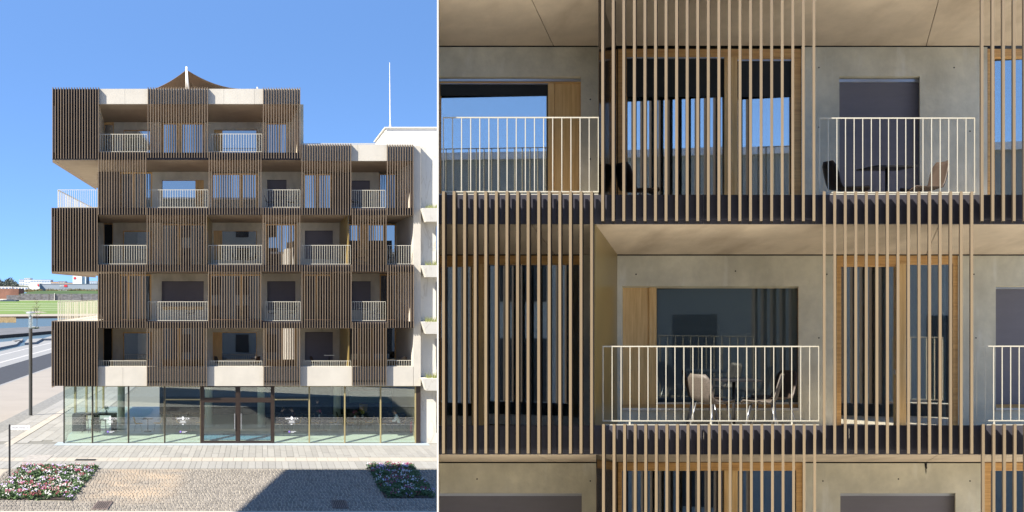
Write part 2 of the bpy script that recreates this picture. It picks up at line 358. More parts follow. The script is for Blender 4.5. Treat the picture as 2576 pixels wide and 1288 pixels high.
# slab edges, parapets, slabs
def bpart(name, m, fn, parent=HB): b = MB(); fn(b); return b.build(name, m, parent)
for (x0, x1, y0, y1) in ((131.5, 755.5, 383.8, 401.3), (129.2, 1040.5, 522.9, 540.2), (129.2, 1041, 665.6, 683.2), (129.5, 1041, 808.6, 825.2)):
    bpart('slab_edge', M['fasc'], lambda b: b.rect(x0, x1, y0, y1, YF, .25))
for (xa, xb) in ((248.6, 314), (314.4, 445), (445.4, 563), (563.4, 640), (640.4, 755.6)): bpart('parapet_panel', M['conc_w'], lambda b: b.rect(xa, xb, 223.4, 261.5, YF, .3))
bpart('parapet_panel', M['fasc'], lambda b: b.rect(131.5, 248.2, 224, 262, YF, .3))
for (xa, xb) in ((757, 842), (842.4, 900), (900.4, 1040)): bpart('parapet_panel', M['conc_w'], lambda b: b.rect(xa, xb, 363, 404.6, YF, .3))
for (xa, xb) in ((246.5, 309), (309.4, 430), (430.4, 523), (523.4, 662), (662.4, 755), (755.4, 885), (885.4, 1039.5)): bpart('balcony_parapet', M['conc_w'], lambda b: b.rect(xa, xb, 922, 971, YF, .3))
for q_ in ((131.5, 247.8, 262.2, 383.6), (129.5, 245, 540.4, 665.4), (129.5, 245, 825.4, 971)): bpart('loggia_shade_sheet', M['fasc'], lambda b: b.rect(*q_, YF+.05, .1))  # dark sheets painted in place of the shade inside the open corner loggias
bpart('end_wall', M['conc_w'], lambda b: b.rect(1040.2, 1058.4, 367, 971, YF+.01, 16))
# soffits (slabs), front edge to back edge
def soffit(x0, x1, y0, bx0, bx1, yb, top, m=M['soff'], Y0=YF+.25, Y1=YB+.02):
    b = MB(); q = [P(x0, y0, Y0), P(x1, y0, Y0), P(bx1, yb, Y1), P(bx0, yb, Y1)]
    ztop = P(0, top, YF).z
    t_ = [Vector((p.x, p.y, ztop)) for p in q]; b.v += [tuple(p) for p in q+t_]
    b.f += [(0, 1, 2, 3), (4, 7, 6, 5), (0, 4, 5, 1), (1, 5, 6, 2), (2, 6, 7, 3), (3, 7, 4, 0)]; b.m += [0]*6
    return b.build('floor_slab', m, HB)
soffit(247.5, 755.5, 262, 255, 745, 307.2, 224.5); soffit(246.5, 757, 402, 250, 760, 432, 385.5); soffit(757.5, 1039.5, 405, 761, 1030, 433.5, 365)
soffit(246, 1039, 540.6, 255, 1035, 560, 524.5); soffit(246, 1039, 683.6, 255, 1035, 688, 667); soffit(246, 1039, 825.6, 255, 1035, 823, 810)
for yy in (383.8, 522.9, 665.6, 808.6):
    z = P(0, yy, YF).z-.05; b = MB(); b.box((P(247, 0, YF).x, YF+.26, z-.03), (P(756 if yy < 400 else 1039, 0, YF).x, YB+.02, z+.02)); b.build('balcony_floor', M['tile'], HB)
z = P(0, 945, YF).z; b = MB(); b.box((P(247, 0, YF).x, YF+.31, z-.1), (P(1039, 0, YF).x, YB+.3, z)); b.build('balcony_floor', M['tile'], HB)
# extension volumes on the left corner (storeys 5, 3, 1) with depth
for (x0, y0, y1, nm) in ((131.5, 224, 402, 'corner_box'), (129.3, 523, 683.2, 'corner_box'), (129.5, 809, 970.8, 'corner_box')):
    xa = P(x0, 0, YF).x; xb = P(246, 0, YF).x-.05; zt = P(0, y0, YF).z-.02; zb = P(0, y1, YF).z+.005
    b = MB(); b.box((xa+.02, YF+.3, zb), (xb, 83, zb+.3)); b.box((xa+.02, YF+.3, zt-.25), (xb, 83, zt)); b.box((xa+.02, YF+.3, zb+.3), (xa+.15, 83, zt-.25)); b.box((xa+.15, 82.7, zb+.3), (xb, 83, zt-.25)); b.build('corner_box', M['soff'], HB)
    s = MB(); yy = YF+.35
    while yy < 83: s.box((xa-.05, yy, zb-.12), (xa+.01, yy+.05, zt+.05)); yy += .35
    tag(s.build('side_fins', M['fin_l'], HB), kind='stuff')
# core of the block behind the back walls
core = MB(); core.box((P(247, 0, YF).x, YB+.6, 3.25), (P(1040, 0, YF).x, 83, P(0, 404, YF).z)); core.box((P(247, 0, YF).x, YB+.6, P(0, 404, YF).z), (P(755, 0, YF).x, 83, P(0, 224, YF).z)); core.build('core_wall', M['conc'], HB)
b = MB(); b.box((P(131.5, 0, YF).x, YF+.3, P(0, 226, YF).z), (P(755, 0, YF).x, 83.2, P(0, 224.6, YF).z)); b.box((P(755.5, 0, YF).x, YF+.3, P(0, 367, YF).z), (P(1040, 0, YF).x, 83.2, P(0, 365.5, YF).z)); b.build('roof', M['conc_w'], HB)

def wall(x0, x1, y0, y1, hole=None, m=M['conc'], Y=YB, parent=HB, d=BK, dep=.3):
    b = MB()
    if hole: b.hole(x0, x1, y0, y1, *hole, Y, dep, d)
    else: b.rect(x0, x1, y0, y1, Y, dep, d)
    return b.build('back_wall', m, parent)
def window(x0, x1, y0, y1, parent=HB, Y=YB+.14, panel=None, fr=3, g=M['glass'], wd=M['wood'], d=BK, name='window', top=None, posts=(), cant=0.0, tops=None, woodtop=None, frl=None, frr=None):
    """wood frame (part) > panes, panel, posts (sub-parts)"""
    top = fr if top is None else top; frl = fr if frl is None else frl; frr = fr if frr is None else frr
    b = MB(); b.rect(x0, x1, y0, y0+top, Y, .08, d); b.rect(x0, x0+frl, y0+top, y1, Y, .08, d); b.rect(x1-frr, x1, y0+top, y1, Y, .08, d)
    f = b.build(name, woodtop or wd, parent)
    xs = [x0+frl]
    for (pa, pb_) in posts:
        q = MB(); q.rect(pa, pb_, y0+top+.01, y1, Y-.01, .09, d); q.build('post', wd, f); xs += [pa, pb_]
    xs.append(x1-frr)
    for i in range(0, len(xs), 2):
        pa, pb_ = xs[i], xs[i+1]; t0 = y0+top+(tops[i//2] if tops else 0)
        q = MB()
        if panel and abs((pa+pb_)/2-(panel[0]+panel[1])/2) < 12: q.rect(pa, pb_, y0+top+.01, y1, Y+.02, .04, d); q.build('panel', wd, f)
        else:
            hw = (pb_-pa)/F*Y/2*cant; Ym = Y+.05+hw; q.prism([P(pa, t0+.01, Ym)+d*hw, P(pb_, t0+.01, Ym)-d*hw, P(pb_, y1, Ym)-d*hw, P(pa, y1, Ym)+d*hw], d*.02)
            q.build('pane', g, f)
            if tops and tops[i//2] > 0: q = MB(); q.rect(pa, pb_, y0+top+.005, t0, Y+.012, .06, d); q.build('rail', woodtop or wd, f)
    return f
def blind(x0, x1, y0, y1, parent=HB, Y=YB+.12, m=M['blind'], d=BK):  # real blinds, and the dark reflection strips of the near panes
    b = MB(); b.rect(x0, x1, y0, y1, Y, .02, d); f = b.build('blind_or_reflection_strip', m, parent)
    b = MB(); b.rect(x0, x1, y0-.2, y0+(y1-y0)*.02, Y-.03, .05, d); b.build('blind_or_strip_head', M['alu'] if parent is not HB else M['fasc'], f); return f
# storey 5
wall(262, 286.5, 307.4, 312, m=M['wood']); window(261, 287, 311, 401, posts=())
wall(286.5, 406, 307.4, 401, (310.5, 380, 326.5, 401)); window(310.5, 380, 326.5, 401, frl=2)
window(406, 515, 309, 401, posts=((445, 457),), fr=4, name='balcony_door')
wall(515, 668, 307.4, 401, (538.6, 646, 326.5, 401)); window(538.6, 646, 326.5, 401, panel=(539, 557), posts=((556, 559.5),), fr=1.5)
window(668, 723, 309, 401, posts=((700.5, 705.5),), fr=4, name='balcony_door')
wall(723, 760, 307.4, 401)
b = MB(); b.prism([P(732, 307, YB), P(752, 262.5, YF+.31), P(752, 401, YF+.31), P(732, 401, YB)], Vector((.25, 0, 0))); b.build('side_wall', M['conc'], HB)
b = MB(); b.prism([P(249, 262.5, YF+.31), P(262, 307, YB), P(262, 401, YB), P(249, 401, YF+.31)], Vector((-.06, 0, 0))); b.build('side_wall', M['conc'], HB)
# storey 4
window(300, 383, 433, 541, posts=((332, 338), (352, 356)), fr=4, name='balcony_door'); wall(246, 300, 432, 541, m=M['clad'])
wall(383, 526, 432.2, 541, (407, 512.7, 453, 541)); window(407, 512.7, 453, 541, panel=(493, 512), posts=((491.5, 494.5),), fr=1.6)
window(532, 648.5, 436, 541, posts=((601.5, 608.5),), fr=4, name='balcony_door'); wall(526, 532, 432.2, 541)
wall(648.5, 764, 432.2, 541, (672, 721, 452.5, 541)); blind(672, 721, 452.5, 541)
window(764, 835, 437, 541, posts=((794, 803),), fr=4, name='balcony_door'); wall(835, 883, 433.6, 541, m=M['clad'])
wall(883, 954, 433.6, 541, (884.5, 931, 454, 541)); blind(884.5, 931, 454, 541)
window(954, 1000, 437, 541, posts=((972, 976),), fr=3, name='balcony_door'); wall(1000, 1036, 433.6, 541, m=M['clad'])
# storey 3
window(260, 284.5, 562, 684, fr=2); wall(284.5, 407, 560.2, 684, (309, 382, 580, 654)); window(309, 382, 580, 654, fr=3); wall(246, 260, 560.2, 684)
window(407, 515, 563, 684, posts=((446, 456),), fr=4, name='balcony_door'); wall(515, 668, 560.2, 684, (537, 646, 580, 654)); window(537, 646, 580, 654, panel=(538, 556), posts=((555.5, 558.8),), fr=1.5)
b = MB(); b.prism([P(520.5, 541, YF+.31), P(534, 560, YB), P(534, 684, YB), P(520.5, 684, YF+.31)], Vector((-.05, 0, 0))); b.build('partition', M['olive'], HB)
window(668, 746, 563, 684, posts=((706, 711), (730, 734)), fr=4, name='balcony_door')
wall(746, 876, 560.2, 684, (767, 837.6, 580, 652)); blind(767, 837.6, 580, 651)
b = MB(); b.prism([P(854, 560, YB), P(875, 541, YF+.31), P(875, 684, YF+.31), P(854, 684, YB)], Vector((.05, 0, 0))); b.build('partition', M['olive'], HB)
window(876, 997, 563, 684, posts=((899, 904), (906, 925), (966, 973)), fr=4, name='balcony_door')
wall(997, 1036, 560.2, 684)
# storey 2
window(300, 381, 690, 826, posts=((320, 325), (356, 360)), fr=4, name='balcony_door'); wall(246, 300, 688.2, 826, m=M['clad'])
wall(381, 526, 688.2, 826, (406.6, 512.5, 707.6, 780)); blind(406.6, 512.5, 707.6, 771)
bpart('window_sill', M['wood'], lambda b: b.rect(407, 512, 771.2, 779.8, YB+.1, .1))
window(528, 657, 690, 826, posts=((603, 610),), fr=4, name='balcony_door')
wall(657, 762, 688.2, 826, (672, 743, 707.6, 780)); blind(672, 743, 707.6, 779.6)
window(764, 834, 690, 826, posts=((794, 798),), fr=4, name='balcony_door'); wall(834, 883, 688.2, 826, m=M['clad'])
wall(883, 955, 688.2, 826, (884.5, 933, 707.6, 780)); blind(884.5, 933, 707.6, 779.6)
window(955, 1000, 690, 826, posts=((973, 977),), fr=3, name='balcony_door'); wall(1000, 1036, 688.2, 826, m=M['clad'])
# storey 1
window(259, 283, 815, 960, fr=2); wall(283.5, 407, 810, 960, (309, 382, 835.5, 906)); window(309, 382, 835.5, 906, fr=3); wall(246, 259, 810, 960)
window(407, 515, 815, 960, posts=((446, 456),), fr=4, name='balcony_door'); wall(515, 668, 810, 960, (535, 646, 836, 906)); window(535, 646, 836, 906, panel=(536, 556), posts=((555, 558.8),), fr=1.5)
window(668, 746, 815, 960, posts=((706, 712),), fr=4, name='balcony_door')
wall(746, 876, 810, 960, (767, 837.6, 835.5, 906)); blind(767, 837.6, 835.5, 905.6)
b = MB(); b.prism([P(854, 812, YB), P(876, 825.5, YF+.31), P(876, 965, YF+.31), P(854, 960, YB)], Vector((.05, 0, 0))); b.build('partition', M['olive'], HB)
window(876, 997, 815, 960, posts=((899, 904), (935, 940), (966, 973)), fr=4, name='balcony_door'); wall(997, 1036, 810, 960)
# right end inner wall seen in the open bays
for (ya, yb, fa, fb) in ((433, 541, 405.5, 541), (560, 684, 541, 684), (688, 826, 684, 826), (822, 962, 826, 965)):
    b = MB(); b.prism([P(998, ya, YB), P(1038.5, fa, YF+.31), P(1038.5, fb, YF+.31), P(998, yb, YB)], Vector((.12, 0, 0))); b.build('side_wall', M['conc_w'], HB)

# railings of the left block
def railing(x0, x1, y0, y1, n, Y, parent=HB, t=1.0, single=True, d=BK, bw=None, posts=(), side=None, mt=None):
    bw = bw or t; mt = mt or M['rail']
    b = MB(); dp = t/F*Y
    b.rect(x0, x1, y0, y0+t*1.2, Y, dp, d); b.rect(x0, x1, y1-t*1.2, y1, Y, dp, d)
    for px in posts: b.rect(px-t*.9, px+t*.9, y1-.1, y1+9, Y+.002, dp*.8, d)
    xs = [x0+(x1-bw-x0)*i/(n-1) for i in range(n)]
    if not single:
        for xx in (xs.pop(0), xs.pop()): b.rect(xx, xx+bw, y0+t*1.2, y1-t*1.2, Y, dp, d)
    if single:
        for xx in xs: b.rect(xx, xx+bw, y0+t*1.2, y1-t*1.2, Y+dp*.1, dp*.8, d)
    r = b.build('balcony_railing', mt, parent)
    if not single:
        q = MB(); h = (y1-y0-2.4*t)/F*Y; ww = bw/F*Y
        q.prism([(0, 0, 0), (ww, 0, 0), (ww, 0, -h), (0, 0, -h)], d*ww); me = q.mesh('baluster', mt)
        for xx in xs: o = link('baluster', me, r); o.location = P(xx, y0+t*1.2, Y+dp*.1)
    return r
YR = YF+.12
for (x0, x1, y0, y1, n) in ((252, 370.6, 337, 382, 20), (528, 659, 336.4, 382, 21), (371, 523.4, 477, 521.8, 25), (660, 755, 477, 521.8, 16), (885, 969, 478, 522.5, 16),
        (251, 368.5, 616.5, 664.5, 20), (525, 659, 616.5, 664.8, 22), (757, 882, 616.5, 664.8, 22), (974, 1034, 617, 664.5, 11), (372, 523, 758.6, 807, 25), (667, 756, 758.6, 807.2, 16), (885, 970, 758.4, 807, 15),
        (249, 368, 907, 921.8, 21), (526, 659, 907.6, 921.8, 23), (763, 883, 907.4, 921.8, 22), (974, 1035, 906, 921.4, 11)):
    railing(x0, x1, y0, y1, n, YR, t=.95, bw=.85)
for (ya, yb) in ((477, 522), (758.6, 807.5)):      # terrace railings: front run and the run along the side
    railing(145, 246, ya, yb, 20, YF+.3, t=.95, bw=.9)
    p0 = P(145.2, ya, YF+.3); z1 = P(0, yb, YF+.3).z; b = MB(); x_ = p0.x
    b.box((x_-.02, YF+.36, p0.z-.04), (x_+.02, 82.6, p0.z)); yy = YF+.5
    while yy < 82.6: b.box((x_-.02, yy, z1), (x_+.02, yy+.05, p0.z-.04)); yy += .62
    b.build('balcony_railing', M['rail'], HB)
    b = MB(); b.box((P(146, 0, YF).x, YF+.32, z1-.03), (P(246, 0, YF).x-.05, 82.8, z1+.015)); b.build('terrace_floor', M['conc_w'], HB)
# roof railing on the lower roof
railing(758, 948, 360.2, 367, 70, 75, t=1.0, bw=.7)

# ------------------------------------------------------------------ cafe front
YG = 65.55
gx = [160.6, 232.4, 323.2, 414.3, 507, 598.5, 687, 778.2, 867.5, 957.7, 1045.4]
zt = P(0, 971, YF).z
for i, gx_ in enumerate(gx):
    mt = M['black'] if i < 4 else (M['brown'] if 4 <= i <= 6 else M['gold'])
    ww = 1.3 if i not in (4, 5, 6) else 3.0
    b = MB(); b.rect(gx_-ww, gx_+ww, 971.2, 1117.2, YG-.06 if 4 <= i <= 6 else YG-.04, .16); b.build('mullion', mt, HB)
b = MB(); b.rect(1046.8, 1058, 971.2, 1118, YG-.05, .5); b.build('end_post', M['brown'], HB)
for i in range(10):
    x0 = gx[i]+(1.4 if i not in (4, 5, 6) else 3.1); x1 = gx[i+1]-(1.4 if i+1 not in (4, 5, 6) else 3.1)
    b = MB(); bt = 1112.5 if i in (4, 5) else 1115.6; Yp = YG
    if i in (4, 5):
        fr = MB(); grid_frame(fr, [x0, x0+3, x1-3, x1], [971.3, 974, 1000.5, 1012.5, 1109, 1116.8], YG-.05, .12); dr = fr.build('entrance_door', M['brown'], HB)
        q = MB(); q.rect(x0+3.1, x1-3.1, 1012.6, 1108.9, YG, .015); q.build('pane', M['shop'], dr)
        q = MB(); q.rect(x0+3.1, x1-3.1, 974.1, 1000.4, YG, .015); q.build('pane', M['shop'], dr)
        q = MB(); hx = x1-5 if i == 4 else x0+5; q.rect(hx-.6, hx+.6, 1040, 1080, YG-.12, .03); q.build('handle', M['alu'], dr)
    else:
        fr = MB(); grid_frame(fr, [x0, x0+.6, x1-.6, x1], [971.3, 972.6]+([1003.6, 1006.6] if i in (3, 6) else [])+[1114.4, 1116.8], YG-.03, .1)
        wn = fr.build('shop_window', M['gold'], HB)
        if i in (3, 6):
            q = MB(); q.rect(x0, x1, 972.7, 1003.5, YG, .015); q.build('pane', M['shop'], wn)
            q = MB(); q.rect(x0, x1, 1006.7, 1114.3, YG, .015); q.build('pane', M['shop'], wn)
        else: q = MB(); q.rect(x0, x1, 972.7, 1114.3, YG, .015); q.build('pane', M['shop'], wn)
b = MB(); b.rect(155, 1058, 1117.0, 1118.6, YG-.25, .6); b.build('plinth', mat('pale_blue_stone', (.50, .55, .58), .6, .05), HB)
b = MB(); b.rect(160, 1058, 970.9, 971.2, YG+.01, .01); 
# left return of the cafe glazing
xl = P(160.6, 0, YG).x
b = MB(); b.box((xl-.01, YG+.13, .1), (xl+.01, 82, zt-.05)); b.build('side_pane', M['shop'], HB)
for yy in (69.5, 74, 78.5, 82): b = MB(); b.box((xl-.06, yy, .05), (xl+.06, yy+.25, zt-.03)); b.build('mullion', M['gold'], HB)
b = MB(); b.box((xl+.02, YF+.32, zt-.02), (P(1058, 0, YG).x, 83, zt+.02)); b.build('cafe_ceiling', mat('white_ceiling', (.6, .6, .58), .9, .03), HB)
xr = P(1046, 0, YG).x; ZC = .40
b = MB(); b.v = [(xl+.08, YG+.12, .06), (xr, YG+.12, .06), (xr, 66.85, ZC), (xl+.08, 66.85, ZC), (xl+.08, 82.6, ZC), (xr, 82.6, ZC)]; b.f = [(0, 1, 2, 3), (3, 2, 5, 4)]; b.m = [0, 0]; b.build('cafe_floor', M['mint'], HB)
b = MB(); b.box((P(400, 0, 77).x, 77.4, .06), (P(1046, 0, YG).x, 77.7, zt-.03)); b.build('cafe_back_wall', M['dark'], HB)
b = MB(); b.box((P(1046, 0, YG).x+.0, YG+.6, .06), (P(1046, 0, YG).x+.2, 78, zt-.03)); b.build('cafe_side_wall', M['gold'], HB)
b = MB(); b.rect(880, 985, 985, 1075, 76.5, .2); b.build('cafe_wall_panel', M['teal'], HB)
for (px, Y) in ((305, 71.5), (525, 70.5), (657, 70.5), (848, 71.5)):
    b = MB(); c = P(px, 0, Y); b.lathe((c.x, Y, .06), [(.22, 0), (.22, zt-.1)], 20); b.build('column', M['cream'], HB, smooth=False)
# dot film band on the panes
dm = MB()
for i in range(10):
    if i in (4, 5): continue
    nx = 26
    for r_ in range(6):
        for k in range(nx):
            xx = gx[i]+3+(gx[i+1]-gx[i]-6)*(k+.5*(r_ % 2))/nx; yy = 1051+r_*3.2
            c = P(xx, yy, YG-.006); s = .011; dm.face([(c.x-s, c.y, c.z-s), (c.x+s, c.y, c.z-s), (c.x+s, c.y, c.z+s), (c.x-s, c.y, c.z+s)])
tag(dm.build('dot_film', M['white'], HB, fix=False), kind='stuff')
# lettering
def text(body, px, py, Y, size, m, parent, sx=1.0, name='lettering', align='CENTER', ext=.003):
    cu = bpy.data.curves.new(name, 'FONT'); cu.body = body; cu.size = size; cu.align_x = align; cu.extrude = ext
    t_ = bpy.data.objects.new(name, cu); COL.objects.link(t_); dg = bpy.context.evaluated_depsgraph_get()
    me = bpy.data.meshes.new_from_object(t_.evaluated_get(dg)); bpy.data.objects.remove(t_)
    p = P(px, py, Y); me.transform(Matrix.Translation(p) @ Matrix.Rotation(math.radians(90), 4, 'X') @ Matrix.Diagonal((sx, 1, 1, 1))); me.materials.clear(); me.materials.append(m)
    return link(name, me, parent)
sign_white = mat('white_vinyl', (.85, .85, .84), .6, .01)
for (px, n) in ((277, 0), (460, 1), (733.7, 2)):
    text('SAM', px-4, 1055, YG-.012, .135, sign_white, HB, 1.0, align='RIGHT'); text('CCA', px+4, 1055, YG-.012, .135, sign_white, HB, 1.0, align='LEFT')
    b = MB(); c = P(px, 1052, YG-.012)
    for sgn in (-1, 1):
        pts = []
        for k in range(9):
            a_ = math.pi/2-math.pi*k/8; pts.append((c.x+sgn*(.007+.055*math.cos(a_)), c.y, c.z+.095*math.sin(a_)))
        b.face(pts)
    b.build('bean_emblem', sign_white, HB)
    for k, ln in enumerate((9, 8, 11)):
        b = MB(); b.rect(px-ln*.8, px+ln*.8, 1058.6+k*2.4, 1059.3+k*2.4, YG-.012, .003); b.build('small_print', sign_white, HB)
    b = MB(); b.rect(px-2, px+2, 1066.5, 1068, YG-.012, .003); b.build('small_print', sign_white, HB)
    for k, ln in enumerate((9, 6)): b = MB(); b.rect(px-2, px-2+ln*1.4, 1085+k*2.6, 1085.7+k*2.6, YG-.012, .003); b.build('small_print', sign_white, HB)
    b = MB(); b.rect(px-8, px-4, 1084, 1088, YG-.012, .003); b.build('small_emblem', mat('violet_vinyl', (.25, .16, .55), .6, .02), HB)

# ------------------------------------------------------------------ furniture
def chair_proto(mshell, label, cat='chair'):
    r = thing('terrace_chair', (0, 0, 0), label, cat)
    prof = [(.23, .425, .17), (.20, .452, .20), (.06, .44, .22), (-.10, .438, .22), (-.18, .46, .215), (-.215, .53, .205), (-.245, .66, .21), (-.275, .77, .19), (-.29, .83, .13)]
    nb = 7; b = MB()
    for layer in (0, 1):
        for i, (x, z, hw) in enumerate(prof):
            for k in range(nb):
                t_ = -1+2*k/(nb-1); curl = .035*t_*t_; nx, nz = (0, 1) if i < 4 else (1, .1)
                b.v.append((x+nx*(curl-layer*.014), t_*hw, z+nz*(curl-layer*.014)))
    n = len(prof); o2 = n*nb
    for i in range(n-1):
        for k in range(nb-1):
            a_ = i*nb+k; b.f.append((a_, a_+1, a_+nb+1, a_+nb)); b.f.append((o2+a_, o2+a_+nb, o2+a_+nb+1, o2+a_+1))
    for i in range(n-1):
        for k in (0, nb-1): a_ = i*nb+k; b.f.append((a_, a_+nb, o2+a_+nb, o2+a_))
    for k in range(nb-1):
        for i in (0, n-1): a_ = i*nb+k; b.f.append((a_, a_+1, o2+a_+1, o2+a_))
    b.m = [0]*len(b.f); b.build('seat_shell', mshell, r, smooth=True)
    for sx in (-1, 1):
        for sy in (-1, 1):
            q = MB(); q.tube((sx*.13-.02, sy*.14, .43), (sx*.22-.02, sy*.21, 0), .011, 8); q.build('leg', M['chrome'], r, smooth=True)
    return r
def table_proto(label, mt):
    r = thing('terrace_table', (0, 0, 0), label, 'table'); b = MB(); b.box((-.28, -.28, .715), (.28, .28, .735)); b.build('table_top', mt, r)
    b = MB(); b.tube((0, 0, .02), (0, 0, .715), .022, 10); b.build('column', M['black'], r, smooth=True); b = MB(); b.box((-.2, -.2, 0), (.2, .2, .02)); b.build('base', M['black'], r); return r
used = {}
protos = {}
def put(kind, x, y, z, rz, label, group, scale=1.0):
    if kind not in protos:
        protos[kind] = {'dark': lambda: chair_proto(M['chair'], label), 'grey': lambda: chair_proto(M['chair_g'], label), 'table': lambda: table_proto(label, M['black']), 'wtable': lambda: table_proto(label, M['rail']), 'wood': lambda: chair_proto(M['wood'], label)}[kind]()
        o = protos[kind]
    else: o = copy_tree(protos[kind])
    o.location = (x, y, z); o.rotation_euler = (0, 0, rz); o.scale = (scale,)*3; tag(o, label, None, group); return o
def lput(kind, px, yfloor, rz, label, dy=1.6, group='furniture on the left block balconies'):
    z = P(0, yfloor, YF).z-.025; Y = YF+dy; put(kind, (px-CX)/F*Y, Y, z, rz, label, group)
PI = math.pi
lput('dark', 678, 522.9, 0, 'dark chair facing right before grey blind, fourth storey'); lput('table', 706, 522.9, 0, 'black table before grey blind, fourth-storey balcony'); lput('dark', 733, 522.9, PI, 'dark chair facing left before grey blind, fourth storey')
lput('grey', 594, 665.6, 0, 'grey mesh chair facing right before wide window, third storey'); lput('table', 613, 665.6, 0, 'black table before the wide window, third storey', 1.9); lput('grey', 633, 665.6, PI, 'grey mesh chair facing left before wide window, third storey')
lput('dark', 480, 808.6, PI, 'lone dark chair before wide grey blind, second storey')
lput('dark', 684, 808.6, 0, 'dark chair left of pale table, second-storey middle balcony'); lput('wtable', 708, 808.6, 0, 'pale table before grey blind, second-storey middle balcony'); lput('dark', 733, 808.6, PI, 'dark chair right of pale table, second-storey middle balcony')
lput('wtable', 915, 808.6, 0, 'pale table on second-storey balcony near the right end'); lput('dark', 940, 808.6, PI, 'dark chair on second-storey balcony near the right end')
lput('dark', 892, 522.9, 0, 'dark chair behind railing, fourth-storey right balcony')
lput('dark', 552, 935, .6, 'dark chair behind parapet at wooden panel, first storey', .9); lput('dark', 641, 935, 2.4, 'dark chair behind parapet right of wide window, first storey', .9)
lput('dark', 793, 935, .4, 'dark chair left of white table, first storey', .9); lput('wtable', 828, 928, 0, 'white table rising above first-storey parapet rail', .9); lput('dark', 1010, 935, 2.0, 'dark chair in right end bay, first storey', .9)
lput('dark', 905, 665.6, .3, 'dark chair behind fins in right bay, third storey'); lput('dark', 985, 665.6, PI, 'dark chair before right end wall, third storey')
# cafe furniture and guests
def cput(kind, px, Y, rz, label, s=1.0): Y -= 1.6; put(kind, (px-CX)/F*Y, Y, ZC, rz, label, 'cafe furniture', s)
tabs = [('second', 372, 69.5), ('third', 478, 69.8), ('fifth', 722, 69.2), ('sixth', 815, 69.8), ('seventh', 905, 69.8), ('last', 985, 69.4)]
for nm, px, Y in tabs:
    cput('table', px, Y, 0, 'dark cafe table behind the %s shop window' % nm); cput('wood', px-24, Y, 0, 'wooden cafe chair left of table behind %s shop window' % nm, 1.0); cput('wood', px+24, Y+.2, PI, 'wooden cafe chair right of table behind %s shop window' % nm, 1.0)
for nm, px, Y in (('fourth', 440, 72.4), ('fifth', 700, 72.6), ('sixth', 792, 72.2), ('seventh', 880, 72.5), ('last', 1010, 72.6)):
    cput('table', px, Y, .1, 'dark table of the rear row behind the %s shop window' % nm); cput('dark', px-23, Y, .15, 'dark rear-row chair facing right behind the %s shop window' % nm); cput('dark', px+23, Y+.1, PI-.2, 'dark rear-row chair facing left behind the %s shop window' % nm)
    cput('dark', px+2, Y-.9, PI/2, 'dark rear-row chair with back to glass behind the %s shop window' % nm)
bt = thing('bar_table', P(250, 1117, 68.5), 'tall dark bar table with open legs inside left cafe corner', 'table'); bt.location.z = ZC
x0, x1 = P(182, 0, 68).x, P(290, 0, 68).x
b = MB(); b.box((x0, 68, 1.30), (x1, 68.9, 1.38)); b.build('table_top', M['black'], bt)
b = MB(); b.box((x0, 67.9, ZC), (x0+.65, 69, 1.298)); b.build('cabinet', M['dark'], bt)
for k in range(2): b = MB(); b.box((x1-.25-k*1.0, 68.05, ZC), (x1-k*1.0, 68.85, 1.298)); b.build('leg', M['black'], bt)
for k in range(3):
    sx = P(215+k*22, 0, 67.4).x; st = thing('bar_stool', (sx, 67.4, ZC), 'dark bar stool, %s at the tall table' % ('leftmost of three', 'middle of three', 'rightmost of three')[k], 'stool', 'bar stools'); b = MB(); b.box((sx-.17, 67.25, 1.08), (sx+.17, 67.55, 1.12)); b.build('seat', M['black'], st)
    for a_ in (-1, 1):
        for c_ in (-1, 1): b = MB(); b.tube((sx+a_*.13, 67.4+c_*.12, 1.08), (sx+a_*.18, 67.4+c_*.16, ZC), .014, 6); b.build('leg', M['black'], st)
so_ = thing('sofa', P(930, 1070, 74.6), 'dark grey sofa against mint wall inside the cafe', 'sofa'); so_.location.z = ZC
c = P(930, 0, 74.6).x; f_ = mat('charcoal_cloth', (.03, .03, .035), .9, .2)
b = MB(); b.box((c-1.4, 74.2, ZC), (c+1.4, 75.1, .85)); b.build('seat', f_, so_); b = MB(); b.box((c-1.4, 75.1, ZC), (c+1.4, 75.4, 1.35)); b.build('backrest', f_, so_)
b = MB(); b.prism([(c-.6, 74.9, 1.33), (c-.1, 74.9, 1.28), (c-.14, 74.9, .85), (c-.64, 74.9, .9)], Vector((0, .14, 0))); tag(b.build('cushion', mat('yellow_cloth', (.55, .33, .03), .9, .1)), 'yellow square cushion leaning on dark cafe sofa', 'cushion')
ex = thing('fire_extinguisher', P(1035, 1090, 67.2), 'red fire extinguisher by right end of the cafe glazing', 'extinguisher'); ex.location.z = ZC; c = P(1035, 0, 67.2).x
red = mat('red_enamel', (.55, .03, .03), .35, .05); b = MB(); b.lathe((c, 67.2, ZC), [(.08, 0), (.09, .03), (.09, .5), (.06, .6), (.03, .63), (.03, .68)], 14); b.build('cylinder', red, ex, smooth=True)
b = MB(); b.box((c-.03, 67.17, ZC+.68), (c+.09, 67.23, ZC+.72)); b.build('lever', M['black'], ex); b = MB(); b.tube((c+.06, 67.14, ZC+.64), (c+.11, 67.12, ZC+.24), .014, 6); b.build('hose', M['black'], ex)
for (px, lab) in ((555, 'blue doormat inside left entrance door'), (640, 'blue doormat inside right entrance door')):
    c = P(px, 0, 68.0).x; b = MB(); b.prism([(c-.9, 66.78, ZC-.01), (c+.9, 66.78, ZC-.01), (c+.9, 65.95, .165), (c-.9, 65.95, .165)], Vector((0, -.004, .012))); tag(b.build('doormat', mat('blue_mat', (.05, .14, .22), .95, .1)), lab, 'mat', 'doormats')
